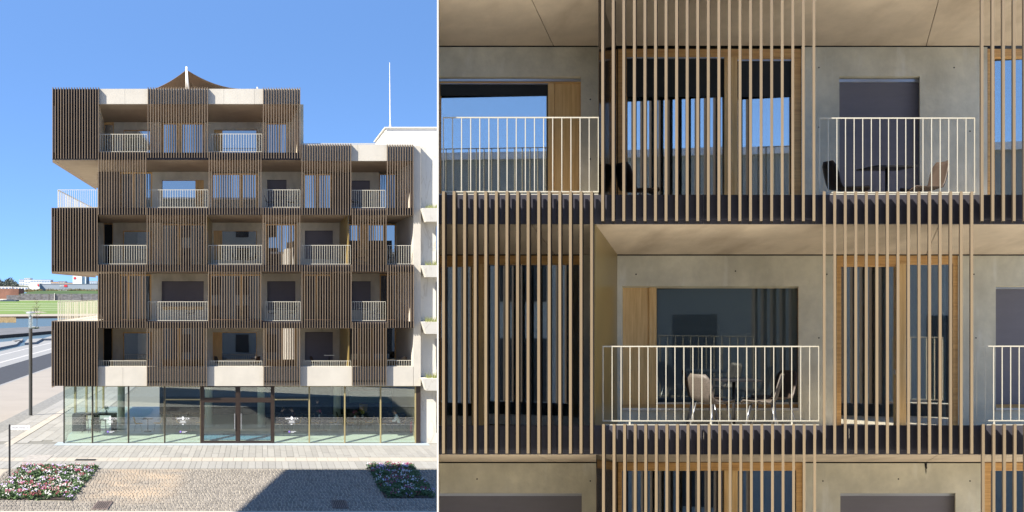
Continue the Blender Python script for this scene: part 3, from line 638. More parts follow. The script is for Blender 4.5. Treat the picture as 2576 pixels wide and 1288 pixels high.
# potted and cut flowers in the cafe
green = mat('leaf_green', (.07, .13, .035), .6, .3, 6, island=.35); 
def leaves(b, c, r, n, s, m=0, flat=.8):
    for _ in range(n):
        v = Vector((random.gauss(0, 1), random.gauss(0, 1), random.gauss(0, 1))).normalized()*r*random.uniform(.35, 1); v.z *= flat; p = Vector(c)+v
        d1 = Vector((random.gauss(0, 1), random.gauss(0, 1), random.gauss(0, 1))).normalized()*s; d2 = d1.orthogonal().normalized()*s*random.uniform(.4, .7)
        b.face([p-d1, p-d2*.6, p+d1, p+d2*.6], m)
for (px, Y, col, lab) in ((803, 70.1, (.6, .03, .12), 'vase of red flowers on sixth cafe table'), (912, 69.9, (.75, .6, .1), 'vase of yellow flowers on seventh cafe table'), (893, 69.6, (.6, .1, .3), 'vase of pink flowers left on seventh cafe table'), (268, 68.4, (.12, .2, .05), 'green pot plant on tall bar table')):
    Y -= 1.6 if px > 300 else 0; c = P(px, 0, Y); z = ZC+.735 if px > 300 else 1.38; t_ = thing('flower_vase', (c.x, Y, z), lab, 'vase')
    b = MB(); b.lathe((c.x, Y, z), [(.05, 0), (.06, .1), (.035, .18)], 10); b.build('vase', M['alu'], t_, smooth=True)
    b = MB(); leaves(b, (c.x, Y, z+.3), .16, 90, .04); leaves(b, (c.x, Y, z+.34), .17, 50, .035, 1); tag(b.build('flowers', [green, mat('petals', col, .6, .1)], t_, fix=False), kind='stuff')

# ------------------------------------------------------------------ people
def person(loc, rz, label, shirt, trousers, hair, seated=True, bow=0.0, scale=1.0, walking=False):
    skin = bpy.data.materials.get('skin') or mat('skin', (.52, .31, .22), .55, .05)
    J = {}; E = []
    hip = .50 if seated else .92
    J['pel'] = ((0, 0, hip), (.15, .12)); J['bel'] = ((.03+bow*.15, 0, hip+.17), (.145, .105)); J['chest'] = ((.06+bow*.35, 0, hip+.38), (.165, .11)); J['neckb'] = ((.06+bow*.5, 0, hip+.52), (.07, .07)); J['neck'] = ((.08+bow*.6, 0, hip+.59), (.052, .055)); J['head'] = ((.11+bow*.75, 0, hip+.70), (.082, .095)); J['crown'] = ((.10+bow*.8, 0, hip+.79), (.06, .075))
    E += [('pel', 'bel'), ('bel', 'chest'), ('chest', 'neckb'), ('neckb', 'neck'), ('neck', 'head'), ('head', 'crown')]
    for s, sd in ((-1, 'r'), (1, 'l')):
        if seated: kn = (.43, s*.13, hip+.01); an = (.40, s*.13, .09); to = (.56, s*.14, .045)
        elif walking: kn = (.10*s+.05, s*.10, .5); an = (.22*s-.06, s*.10, .10); to = (.22*s+.12, s*.11, .045)
        else: kn = (.02, s*.10, .5); an = (0, s*.10, .09); to = (.17, s*.12, .045)
        J['hip'+sd] = ((.02, s*.10, hip-.02), (.10, .10)); J['kn'+sd] = (kn, (.065, .065)); J['an'+sd] = (an, (.045, .045)); J['to'+sd] = (to, (.04, .03))
        cz = hip+.46
        J['sh'+sd] = ((.06+bow*.42, s*.18, cz), (.07, .07))
        if seated: el = (.17+bow*.4, s*.25, cz-.26); ha = (.42+bow*.3, s*.15, cz-.27)
        else: el = (.0+.05*s, s*.25, cz-.28); ha = (.10+.06*s, s*.24, cz-.52)
        J['el'+sd] = (el, (.048, .048)); J['ha'+sd] = (ha, (.034, .034)); J['fi'+sd] = ((ha[0]+.09, ha[1]-s*.02, ha[2]-.02), (.03, .018))
        E += [('pel', 'hip'+sd), ('hip'+sd, 'kn'+sd), ('kn'+sd, 'an'+sd), ('an'+sd, 'to'+sd), ('chest', 'sh'+sd), ('sh'+sd, 'el'+sd), ('el'+sd, 'ha'+sd), ('ha'+sd, 'fi'+sd)]
    names = list(J); me = bpy.data.meshes.new('body'); me.from_pydata([J[n][0] for n in names], [(names.index(a), names.index(b_)) for a, b_ in E], [])
    o = bpy.data.objects.new('tmp', me); COL.objects.link(o); md = o.modifiers.new('skin', 'SKIN'); sv = me.skin_vertices[0].data
    for i, n in enumerate(names): sv[i].radius = J[n][1]; sv[i].use_root = (n == 'pel')
    sb = o.modifiers.new('sub', 'SUBSURF'); sb.levels = 1; sb.render_levels = 1
    dg = bpy.context.evaluated_depsgraph_get(); bm_ = bpy.data.meshes.new_from_object(o.evaluated_get(dg)); bpy.data.objects.remove(o)
    bm_.materials.clear()
    for m_ in (skin, shirt, trousers, M['black']): bm_.materials.append(m_)
    for p in bm_.polygons:
        z = p.center.z; x = p.center.x; p.use_smooth = True; r = abs(p.center.y)
        hx, _, hz = J['hal'][0]
        if z > hip+.545: k = 0
        elif (Vector((x, r, z))-Vector((hx+.03, abs(J['hal'][0][1]), hz))).length < .11: k = 0
        elif z < .085 and (not seated or x > .3): k = 3
        elif z < hip+.10 and (not seated or x > -.3) and not (r > .16 and z > hip-.05 and not seated): k = 2
        else: k = 1
        p.material_index = k
    root = thing('person', loc, label, 'person'); root.rotation_euler = (0, 0, rz); root.scale = (scale,)*3
    def child(nm, me_):
        c = bpy.data.objects.new(nm, me_); COL.objects.link(c); c.parent = root; return c
    child('body', bm_)
    hc = J['head'][0]; b = MB(); b.lathe((hc[0]-.02, 0, hc[2]-.02), [(.075, -.02), (.10, .03), (.10, .08), (.075, .13), (.03, .155)], 10); me_ = b.mesh('hair', hair); child('hair', me_)
    b = MB()
    for s in (-1, 1): b.lathe((hc[0]+.088, s*.033, hc[2]), [(.008, -.006), (.012, 0), (.008, .006)], 6)
    child('eyes', b.mesh('eyes', M['black'])); b = MB(); b.tube((hc[0]+.085, 0, hc[2]-.005), (hc[0]+.108, 0, hc[2]-.04), .010, 6, .014); child('nose', b.mesh('nose', skin))
    b = MB(); b.box((hc[0]+.078, -.025, hc[2]-.068), (hc[0]+.09, .025, hc[2]-.058)); child('mouth', b.mesh('mouth', mat('lips', (.35, .12, .1), .6, .02)))
    for s in (-1, 1): b = MB(); b.box((hc[0]-.02, s*.085-.008, hc[2]-.04), (hc[0]+.015, s*.085+.008, hc[2]+.02)); child('ear', b.mesh('ear', skin))
    return root
dk = mat('black_cloth', (.018, .018, .022), .9, .1); dk2 = mat('dark_red_cloth', (.06, .015, .015), .9, .1); wh = mat('white_shirt', (.72, .74, .76), .8, .03); jean = mat('dark_denim', (.03, .035, .05), .9, .1)
h1 = mat('brown_hair', (.05, .028, .015), .6, .2); h2 = mat('blond_hair', (.35, .22, .09), .6, .2)
def pp(px, Y): Y -= 1.6; return ((px-CX)/F*Y, Y, ZC)
person(pp(1006, 68.8), PI, 'person in white shirt seated at table behind last shop window', wh, jean, h1, bow=.3)
person(pp(700, 70.2), .2, 'person in black seated left of table behind fifth shop window', dk, dk, h1, bow=.25); person(pp(745, 70.3), PI, 'person in dark red seated facing left behind fifth shop window', dk2, dk, h1, bow=.25)
person(pp(797, 71.0), -1.3, 'person in black standing behind sixth shop window', dk, dk, h1, seated=False); person(pp(922, 71.2), PI, 'blond person in dark clothes seated behind seventh shop window', dk, jean, h2, bow=.3)
person((*G(78, 788).xy, 0), .3, 'person in dark jacket walking on the far lawn path', dk, jean, h1, False, walking=True, scale=1.0); person((*G(86.5, 787).xy, 0), .3, 'person in brown coat beside walker on the far lawn path', dk2, jean, h1, False, walking=True, scale=1.0)

# ------------------------------------------------------------------ sail and mast on the roof
ss = thing('sail_shade', P(468, 222, 68), 'brown tensioned sail shade on white mast above the roof', 'sail')
def sailpanel(apex, c1, c2, name, n=10, sag=.10):
    b = MB(); apex, c1, c2 = Vector(apex), Vector(c1), Vector(c2); rows = []
    for i in range(n+1):
        t_ = i/n; row = []
        for k in range(n+1):
            s = k/n; base = c1.lerp(c2, s); p = apex.lerp(base, t_); L_ = (base-apex).length
            p.z -= sag*L_*4*t_*(1-t_)*(.55+.45*abs(2*s-1)); row.append(p)
        rows.append(row)
    for i in range(n):
        for k in range(n):
            q = [rows[i][k], rows[i][k+1], rows[i+1][k+1], rows[i+1][k]]; b.face(q if i else [q[0], q[2], q[3]])
    me = b.mesh(name, M['sail']); bm = bmesh.new(); bm.from_mesh(me); bmesh.ops.remove_doubles(bm, verts=bm.verts, dist=1e-4); bmesh.ops.recalc_face_normals(bm, faces=bm.faces); bm.to_mesh(me); bm.free()
    me.polygons.foreach_set('use_smooth', [True]*len(me.polygons)); o = link(name, me, ss); md = o.modifiers.new('thick', 'SOLIDIFY'); md.thickness = .02; return o
ap = P(469, 175, 68.2)
sailpanel(ap, P(386, 224, 68.4), P(500, 232, 71), 'sail_panel', sag=.05); sailpanel(ap, P(498, 232, 71), P(648, 222.5, 70), 'sail_panel', sag=.09)
b = MB(); b.tube(P(469.6, 225, 68.1), P(469.3, 168, 68.1), .07, 10, .06); b.build('mast', M['white'], ss, smooth=True); b = MB(); b.tube(P(474.5, 225, 68.0), P(470, 178, 68.08), .045, 8); b.build('stay', M['white'], ss, smooth=True)
b = MB(); b.tube(P(648, 226, 70), P(647.5, 219, 70), .05, 8); b.build('anchor_post', M['white'], ss)
ar = thing('lightning_rod', P(981, 322, 77), 'tall thin white mast standing on white penthouse roof', 'mast'); b = MB(); b.tube(P(981.6, 322, 77), P(980.6, 210, 77), .035, 8, .03); b.tube(P(980.6, 211, 77), P(980.2, 157, 77), .022, 6, .016); b.build('rod', M['white'], ar)
for s in (-4, 4): b = MB(); b.tube(P(981.5, 307, 77), P(981.5+s, 322.4, 77), .02, 5); b.build('brace', M['alu'], ar)

# ------------------------------------------------------------------ white neighbour
M['marble'] = mat('veined_white_cladding', (0.576, 0.548, 0.480), .6, .02, 2)
t = M['marble'].node_tree; N = t.nodes; L = t.links; pb = N['Principled BSDF']; src = pb.inputs['Base Color'].links[0].from_socket
tcn = N.new('ShaderNodeTexCoord'); mpn = N.new('ShaderNodeMapping'); mpn.inputs['Rotation'].default_value = (0, .55, 0); mpn.inputs['Scale'].default_value = (1.6, 1, .35); L.new(tcn.outputs['Object'], mpn.inputs['Vector'])
wv = N.new('ShaderNodeTexNoise'); wv.inputs['Scale'].default_value = 1.1; wv.inputs['Detail'].default_value = 4; wv.inputs['Distortion'].default_value = 1.2; L.new(mpn.outputs['Vector'], wv.inputs['Vector'])
su = N.new('ShaderNodeMath'); su.operation = 'SUBTRACT'; su.inputs[1].default_value = .5; L.new(wv.outputs['Fac'], su.inputs[0]); ab = N.new('ShaderNodeMath'); ab.operation = 'ABSOLUTE'; L.new(su.outputs[0], ab.inputs[0])
mr = N.new('ShaderNodeMapRange'); mr.inputs['From Min'].default_value = 0; mr.inputs['From Max'].default_value = .022; mr.inputs['To Min'].default_value = .5; mr.inputs['To Max'].default_value = 0; L.new(ab.outputs[0], mr.inputs['Value'])
mx = N.new('ShaderNodeMix'); mx.data_type = 'RGBA'; L.new(mr.outputs[0], mx.inputs['Factor']); L.new(src, mx.inputs['A']); mx.inputs['B'].default_value = (.36, .31, .24, 1); L.new(mx.outputs['Result'], pb.inputs['Base Color'])
NBR = thing('white_building', P(1110, 1117, 70), 'white veined building with planter balconies right of the fin-clad block', 'building'); NBR.location.z = 0
b = MB(); b.box((P(1059, 0, YF).x, YF+.4, 0), (P(1250, 0, YF).x, 84, P(0, 367, YF).z)); b.build('wall', M['marble'], NBR)
b = MB(); b.box((P(971, 0, 75).x, 75, P(0, 368, 75).z-.6), (P(1200, 0, 75).x, 82, P(0, 322.5, 75).z)); b.build('penthouse', M['white'], NBR)
b = MB(); b.box((P(971, 0, 75).x-.1, 74.9, P(0, 322.4, 75).z), (P(1200, 0, 75).x, 82.1, P(0, 319.8, 75).z)); b.build('roof_edge', M['white'], NBR)
railing(1064, 1150, 353, 366, 30, 68, NBR, t=.9, bw=.8)
tuft = mat('grass_blade', (.22, .24, .06), .7, .2, 5, island=.4)
for i, (ya, yb) in enumerate(((523, 557), (667, 697), (810, 840), (952.5, 983))):
    Y = 64.5; x0 = P(1062.5, 0, Y).x; x1 = P(1180, 0, Y).x; za, zb = P(0, ya, Y).z, P(0, yb, Y).z
    pl = MB(); pl.v += [(x0, Y, za), (x1, Y, za), (x1, YF+.39, za), (x0, YF+.39, za), (x0+.22, Y+.1, zb), (x1-.2, Y+.1, zb), (x1-.2, YF+.39, zb), (x0+.22, YF+.39, zb)]
    pl.f += [(0, 1, 5, 4), (3, 0, 4, 7), (1, 2, 6, 5), (4, 5, 6, 7), (0, 3, 2, 1)]; pl.m += [0]*5; pp_ = pl.build('planter', M['marble'], NBR)
    g = MB()
    for _ in range(260):
        xx = random.uniform(x0+.25, x1-.3); yy = random.uniform(Y+.15, YF+.25); h = random.uniform(.12, .34); dx, dy = random.gauss(0, .1), random.gauss(0, .08)
        g.face([(xx-.012, yy, za-.02), (xx+.012, yy, za-.02), (xx+dx, yy+dy, za+h)])
    tag(g.build('grass_tuft', tuft, pp_, fix=False), kind='stuff')
    b = MB(); b.rect(1097, 1130, yb+12, yb+105, YF+.36, .03); b.build('window', M['glass'], NBR)

# ------------------------------------------------------------------ street lamp and street sign
lp = thing('street_lamp', G(77, 1045), 'tall dark street lamp with glass head left of the block', 'street lamp'); c = lp.location
b = MB(); b.lathe((c.x, c.y, 0), [(.125, 0), (.125, 5.85), (.11, 5.9)], 16); b.build('pole', mat('anthracite_pole', (.055, .055, .05), .5, .1), lp, smooth=False)
lg = glass('lamp_glass', .12, None, (.85, .9, .9), 1)
b = MB(); b.lathe((c.x, c.y, 5.9), [(.16, 0), (.16, 1.0)], 14); b.build('glass_cylinder', lg, lp); b = MB(); b.lathe((c.x, c.y, 6.9), [(.30, 0), (.30, .06), (.2, .1)], 16); b.build('cap', M['alu'], lp)
b = MB(); b.lathe((c.x, c.y, 5.9), [(.06, 0), (.06, .6), (.1, .62), (.02, .9)], 10); b.build('lamp_core', M['alu'], lp)
sg = thing('street_sign', G(24, 1212), 'black post with white street name sign behind left flower bed', 'street sign'); c = sg.location; Ys = c.y
b = MB(); b.lathe((c.x, c.y, 0), [(.045, 0), (.045, 2.5), (.02, 2.53)], 10); b.build('post', M['black'], sg)
b = MB(); b.rect(26.5, 75, 1071, 1080.5, Ys-.02, .02); pl_ = b.build('name_plate', mat('white_enamel', (.86, .86, .85), .4, .01), sg); text('Theodor-Fischer-Str.', 50.7, 1078, Ys-.024, .13, M['blind'], pl_, .72, ext=.001)
b = MB(); b.rect(43, 66, 1081, 1084, Ys-.02, .015); p2 = b.build('number_plate', M['white'], sg); text('ANLIEGER', 54.5, 1083.6, Ys-.025, .05, M['black'], p2, .9) if False else None
for k in range(6): b = MB(); b.rect(44.5+k*3.5, 46+k*3.5, 1081.6, 1083.4, Ys-.024, .003); b.build('small_print', M['blind'], p2)

# ------------------------------------------------------------------ flower beds
soil = mat('dark_soil', (.055, .038, .028), .95, .3, 6, .3)
pet = [mat('white_petals', (.46, .44, .43), .6, .05), mat('lilac_petals', (.36, .27, .46), .6, .1), mat('magenta_petals', (.30, .04, .11), .6, .15), mat('crimson_petals', (.22, .025, .045), .6, .2), mat('pale_pink_petals', (.38, .17, .20), .6, .1)]
def flowerbed(poly, label, n_clump):
    c = sum(poly, Vector())/4; r = thing('flower_bed', c, label, 'flower bed', 'flower beds in the cobbled yard')
    b = MB(); b.face([Vector((p.x, p.y, .045)) for p in poly]); b.build('soil', soil, r)
    fo = MB(); fl = [MB() for _ in pet]
    done = 0
    xs = [p.x for p in poly]; ys = [p.y for p in poly]
    while done < n_clump:
        x, y = random.uniform(min(xs), max(xs)), random.uniform(min(ys), max(ys))
        if not inside(x, y, poly): continue
        done += 1; h = random.uniform(.10, .26); rr = random.uniform(.13, .24)
        leaves(fo, (x, y, h*.7), rr, 22, .07, 0, .7)
        k = random.choices(range(6), (12, 6, 4, 8, 3, 78))[0]
        if k < 5:
            for _ in range(random.randint(6, 11)):
                a_ = random.uniform(0, 2*PI); q = rr*.9*math.sqrt(random.random()); px_, py_, pz = x+q*math.cos(a_), y+q*math.sin(a_), h+random.uniform(-.02, .09); s = random.uniform(.016, .032); tl = random.uniform(-.6, .2)
                fl[k].face([(px_+s*math.cos(t_*PI/3), py_+s*math.sin(t_*PI/3)*.8, pz-s*math.sin(t_*PI/3)*tl+s*.6*math.sin(t_*PI/3)) for t_ in range(6)])
    tag(fo.build('foliage', green, r, fix=False), kind='stuff')
    for k, f_ in enumerate(fl):
        if f_.f: tag(f_.build('blossoms', pet[k], r, fix=False), kind='stuff')
flowerbed(bedL, 'sunlit bed of white, lilac and pink flowers at the bottom left', 820); flowerbed(bedR, 'half-shaded bed of white and crimson flowers at the right', 460)

# ------------------------------------------------------------------ water, park and far town
def gpoly(name, pts, z, m): return sheet(name, [G(px, py, 0)+Vector((0, 0, z)) for px, py in pts], m)
wm = bpy.data.materials.new('pond_water'); wm.use_nodes = True; t = wm.node_tree; N = t.nodes; L = t.links; pb = N['Principled BSDF']
pb.inputs['Base Color'].default_value = (.075, .105, .105, 1); pb.inputs['Roughness'].default_value = .35; pb.inputs['Specular IOR Level'].default_value = .2
nn = N.new('ShaderNodeTexNoise'); nn.inputs['Scale'].default_value = 1.2; nn.inputs['Detail'].default_value = 4; bp = N.new('ShaderNodeBump'); bp.inputs['Strength'].default_value = .5; bp.inputs['Distance'].default_value = .2; tcn = N.new('ShaderNodeTexCoord')
L.new(tcn.outputs['Object'], nn.inputs['Vector']); L.new(nn.outputs['Fac'], bp.inputs['Height']); L.new(bp.outputs['Normal'], pb.inputs['Normal'])
gpoly('water', [(-420, 800), (300, 800), (300, 849), (128, 853), (0, 884), (-420, 980)], .012, wm)
gm = mat('park_grass', (0.128, 0.188, 0.032), .9, .3, .06, 0, (1, .25, 1), col2=(.09, .14, .025)); gm2 = mat('bank_grass', (.055, .095, .02), .9, .2, .05)
gpoly('lawn', [(-900, 756), (420, 756), (420, 791.5), (-900, 794)], .008, gm)
sand = mat('pale_sand_path', (0.304, 0.264, 0.208), .9, .06, .1)
gpoly('sand_path', [(-420, 793), (300, 789), (300, 798), (-420, 803)], .02, sand); gpoly('sand_path', [(57, 784), (95, 783), (120, 786), (90, 787.3)], .03, sand)
for k in range(5): gpoly('lawn_path', [(-200, 764+k*4.6), (330, 762+k*4.2), (330, 762.5+k*4.2), (-200, 764.7+k*4.6)], .03, mat('pale_gravel', (.42, .42, .30), .9, .1))
quay = mat('quay_timber', (.10, .060, .038), .8, .2, .5)
b = MB(); q = [G(-60, 836), G(140, 826.5), G(300, 824), G(300, 838), G(140, 839), G(62, 846.5), G(-60, 857)]; top = [p+Vector((0, 0, .62)) for p in q]; n = len(q); b.v = [tuple(p) for p in q+top]; b.f = [tuple(n+i for i in range(n))]+[(i, (i+1) % n, n+(i+1) % n, n+i) for i in range(n)]; b.m = [0]+[1]*n
tag(b.build('quay_island', [mat('quay_paving', (.13, .13, .13), .9, .15, .3), quay]), kind='structure')
b = MB(); q = [G(-420, 800.5), G(150, 797.6), G(300, 797), G(300, 800), G(150, 800.6), G(-420, 805)]; b.v = [tuple(p) for p in q]+[tuple(p+Vector((0, 0, .7))) for p in q]; n = 6; b.f = [tuple(n+i for i in range(n))]+[(i, (i+1) % n, n+(i+1) % n, n+i) for i in range(n)]; b.m = [0]+[1]*n
tag(b.build('pond_edge', [sand, quay]), kind='structure')
for (pts, lab) in (([(-30, 869), (52, 861), (42, 871), (-30, 886)], 'flat stone step in the pond at the picture edge'), ([(30, 862), (58, 856.5), (56, 861), (40, 865)], 'small flat stone step behind the larger one in the pond'), ([(62, 868), (70, 858), (108, 856), (90, 866)], 'flat stone step in the pond beside street lamp'), ([(108, 857), (128, 850), (150, 850), (150, 856)], 'flat stone step in the pond near the block')):
    b = MB(); q = [G(*p) for p in pts]; b.v = [tuple(p) for p in q]+[tuple(p+Vector((0, 0, .35))) for p in q]; b.f = [(4, 5, 6, 7)]+[(i, (i+1) % 4, 4+(i+1) % 4, 4+i) for i in range(4)]; b.m = [0]*5; tag(b.build('stepping_stone', M['ltpave']), lab, 'stone', 'stone steps in the pond')
b = MB()
for _ in range(1500):
    p = G(random.uniform(-30, 40), random.uniform(803, 812)); h = random.uniform(.5, 1.1); b.face([p+Vector((-.05, 0, 0)), p+Vector((.05, 0, 0)), p+Vector((random.gauss(0, .15), 0, h))])
tag(b.build('reeds', mat('dry_reed', (.42, .30, .15), .9, .2, island=.3), fix=False), 'patch of dry yellow reeds at the pond edge', 'reeds', kind='stuff')
# park wall and bank
Yw = G(0, 755.5).y
wallm = mat('dark_gabion', (.15, .15, .155), .95, .3, .35, 0, (1, 1, 1.5))
pw = thing('park_wall', P(150, 755, Yw), 'long dark grey gabion wall behind the lawn', 'wall')
edges = [16, 52, 88, 124, 137, 170, 205, 246, 300, 360]
for i in range(len(edges)-1): b = MB(); b.rect(edges[i]+.25, edges[i+1], 739+(3.5 if i < 1 else 0), 756, Yw+random.uniform(0, 2), 8); b.build('wall_panel', wallm, pw)
b = MB(); b.rect(136.4, 137.2, 737.5, 756, Yw-1, 2); b.build('drain_pipe', M['white'], pw)
bk = MB(); Yb2 = Yw+40
bk.v = [tuple(P(45, 741, Yw+9)), tuple(P(400, 741, Yw+9)), tuple(P(400, 731.5, Yb2+30)), tuple(P(90, 731.5, Yb2+30)), tuple(P(400, 731.5, Yb2+500)), tuple(P(60, 733.5, Yb2+500))]; bk.f = [(0, 1, 2, 3), (3, 2, 4, 5)]; bk.m = [0, 0]; tag(bk.build('embankment', gm2), kind='structure')
b = MB(); b.rect(-200, 47, 726, 752, Yw+60, 30); tag(b.build('earth_wall', mat('red_brown_earth', (.20, .10, .07), .95, .2, .08)), 'long reddish-brown earth wall at the far left', 'wall')
b = MB(); b.rect(0, 40, 755, 761.5, Yw-140, 14); b.rect(8, 30, 753.6, 755, Yw-136, 8); tag(b.build('pavilion', mat('dark_blue_box', (.05, .07, .10), .6, .1)), 'low dark blue pavilion on the lawn at left edge', 'pavilion')
shrub = mat('spring_shrub', (.20, .16, .06), .9, .3, .3, island=.4)
b = MB()
for _ in range(150):
    px = random.uniform(66, 250); Y = Yb2+random.uniform(60, 90); c = P(px, 730.5, Y); leaves(b, c, random.uniform(1.2, 3.2), 16, .8)
tag(b.build('bank_shrubs', shrub, fix=False), 'row of pale spring shrubs along the grassy bank', 'shrubs', kind='stuff')
b = MB()
for _ in range(260):
    px = random.uniform(-60, 46)*random.uniform(.7, 1); top = 707+6*math.sin(px*.2)+random.uniform(0, 14); leaves(b, P(px, top+2, 1750+random.uniform(0, 60)), 5, 26, 1.7)
tag(b.build('far_wood', mat('dark_wood', (.10, .12, .10), .9, .3, island=.4), fix=False), 'dark wooded hill on the skyline at left', 'trees', kind='stuff')
hl = MB(); hl.v = [tuple(P(x_, y_, 1900)) for x_, y_ in ((-300, 736), (-300, 716), (60, 714), (180, 719), (420, 722), (420, 736))]; hl.v += [tuple(Vector(p)+Vector((0, 200, 0))) for p in hl.v]; hl.f = [(0, 1, 2, 3, 4, 5)]+[(i, i+1, i+7, i+6) for i in range(5)]; hl.m = [0]*6; tag(hl.build('hills', mat('far_hill', (.11, .14, .10), .9, .2, .02)), kind='structure')
def far_house(x0, x1, y0, y1, Y, col, label, floors=0, wins=0, sign=None, dep=18, side=None, roof=None):
    r = thing('far_building', P((x0+x1)/2, y1, Y), label, 'building', 'buildings on the skyline'); mw = mat('far_facade', col, .85, .04, .1)
    b = MB(); b.rect(x0, x1, y0, y1, Y, dep); b.build('wall', mw, r); b = MB(); b.rect(x0-.2, x1+.2, y0-.5, y0, Y-.3, dep+.6); b.build('roof', mat('far_roof', roof or tuple(c*.7 for c in col), .9, .05), r)
    for i in range(floors):
        for k in range(wins):
            ww = (x1-x0)/wins; hh = (y1-y0)/floors; b = MB(); b.rect(x0+ww*(k+.2), x0+ww*(k+.8), y0+hh*(i+.3), y0+hh*(i+.75), Y-.12, .1); b.build('window', M['glass'], r)
    if sign: b = MB(); b.rect(*sign, Y-.4, .3); b.build('sign_panel', mat('red_sign', (.60, .03, .04), .6, .03), r)
    return r
far_house(183, 206, 690.5, 716, 1500, (.72, .72, .72), 'tall white tower with red square sign on the skyline', 0, 0, (185, 191, 697, 702)); far_house(206.2, 216, 690.5, 716, 1502, (.66, .68, .70), 'white tower wing right of red sign on the skyline', 0, 0); far_house(216, 219.5, 692, 716, 1510, (.16, .19, .24), 'narrow dark blue tower wing on the skyline')
hall = far_house(100, 262, 714.5, 732, 1400, (.26, .29, .33), 'long blue-grey retail hall behind the grassy bank', 1, 0, (161, 169, 716.5, 721.5)); text('XXX', 155.5, 721, 1399.6, 2.4, M['white'], hall, 1.0, ext=.05)
far_house(72, 99.5, 713.5, 729, 1395, (.70, .70, .68), 'white hall with small red sign left of retail hall', 0, 0, (94, 98, 715, 720))
for (x0, x1, y0, y1, col, lab, fl, wn) in ((61, 76, 700, 713, (.62, .60, .55), 'pale block above white hall on the skyline', 3, 4), (76, 104, 704, 713.5, (.66, .64, .58), 'wide cream block on the skyline', 2, 7), (104, 128, 704, 714, (.56, .57, .58), 'grey-white block right of cream block on the skyline', 2, 6), (128, 147, 709, 714.5, (.50, .34, .24), 'low brick-red block on the skyline', 1, 5), (147, 164, 708, 714.5, (.54, .42, .30), 'low tan block left of the white tower', 2, 4), (164, 183, 711, 715, (.46, .33, .25), 'low brown block touching the white tower', 1, 4), (222, 246, 707.5, 717, (.60, .60, .60), 'pale block right of the dark tower wing', 2, 5), (48, 61, 703.5, 712, (.5, .5, .48), 'small grey block beside the wooded hill', 2, 3)):
    far_house(x0, x1, y0, y1+6, 1620, col, lab, fl, wn)
far_house(-40, 30, 721, 729, 1390, (.58, .56, .52), 'low white sheds behind the earth wall', 1, 8); far_house(30, 70, 722, 729, 1392, (.62, .60, .56), 'low pale shed between earth wall and white hall', 1, 5)
bark = mat('young_bark', (.13, .10, .075), .9, .2, 3); budm = mat('spring_buds', (.26, .20, .08), .9, .2, island=.3)
def sapling(px, py, top, label, r=.05):
    c = G(px, py); h = (py-top)/F*c.y; t_ = thing('young_tree', c, label, 'tree', 'young trees in the park'); b = MB(); b.tube(c, c+Vector((0, 0, h)), r*h*.12+.02, 6, .02); tips = []
    for k in range(26):
        z = random.uniform(.3, .97); a_ = random.uniform(0, 2*PI); L_ = h*.24*(1.15-z); p0 = c+Vector((0, 0, z*h)); p1 = p0+Vector((math.cos(a_)*L_, math.sin(a_)*L_, L_*1.1)); b.tube(p0, p1, .03*h*.12+.012, 4, .01); tips.append(p1)
    b.build('trunk', bark, t_); q = MB()
    for p in tips: leaves(q, p, h*.06, 7, h*.014)
    tag(q.build('crown', budm, t_, fix=False), kind='stuff')
sapling(93, 833, 757, 'thin young tree on the quay beside street lamp'); 
for k, (px, py, tp) in enumerate(((48, 757, 744), (88, 758, 741), (106, 757, 742), (123, 758.5, 739), (152, 758, 742), (180, 758, 738), (207, 757.5, 741), (233, 757, 740))): sapling(px, py, tp, 'bare young tree before the gabion wall, %s' % ('leftmost of the row', 'second from left', 'third from left', 'fourth from left', 'fourth from right', 'third from right', 'second from right', 'rightmost, nearest the block')[k], .12)
b = MB(); q = G(88, 834.5)+Vector((0, 0, .62)); leaves(b, q+Vector((0, 0, .2)), .9, 300, .12, 0, .3); leaves(b, q+Vector((0, 0, .3)), .95, 220, .1, 1, .3); tag(b.build('flower_patch', [green, pet[0]], fix=False), 'low patch of white flowers on the quay by thin tree', 'flowers', kind='stuff')

# ------------------------------------------------------------------ near facade (right)
YN = 15.385; YNB = 17.02
NB = thing('apartment_building', P(1800, 0, 18), 'near fin-clad balcony facade seen close up, filling the right half', 'building'); NB.location.z = 0
ES = Vector((.156, 1, 0))                       # the end wall runs straighter back than the splayed bays
NM = (M['fin'], M['fin_dk'], M['fasc_n'], M['fin_side'])
for s in ((1512.5, 2051, -95, 556, 21), (1112, 1491.5, 481, 1141, 15), (2467.5, 2582, -95, 556, 5), (2070, 2448.5, 481.5, 1141.5, 15), (1514.5, 2053, 1067, 1730, 21), (2470.5, 2584, 1067, 1730, 5)):
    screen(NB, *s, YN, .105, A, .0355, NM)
def npart(name, m, fn): b = MB(); fn(b); return b.build(name, m, NB)
YS = YN+.140
seams = [1103.5, 1400, 1770, 2136, 2500, 2640]
for (y0, y1) in ((-90, -17), (490, 563), (1070, 1143), (1650, 1723)):
    for i in range(len(seams)-1): npart('slab_edge', M['fasc_n'], lambda b: b.rect(seams[i]+.35, seams[i+1]-.35, y0, y1, YS, .03, A))
    npart('edge_flashing', M['rail'], lambda b: b.rect(1516 if y0 == 1070 else (1103.5 if y0 == 490 else 1103.5), 2060 if y0 == 1070 else (1505 if y0 == 490 else 1110), y0-2.4, y0-.2, YS+.004, .05, A))
npart('edge_flashing', M['rail'], lambda b: b.rect(2062, 2452, 487.6, 489.8, YS+.004, .05, A))
npart('edge_flashing', M['rail'], lambda b: b.rect(2458, 2640, 1067.6, 1069.8, YS+.004, .05, A))
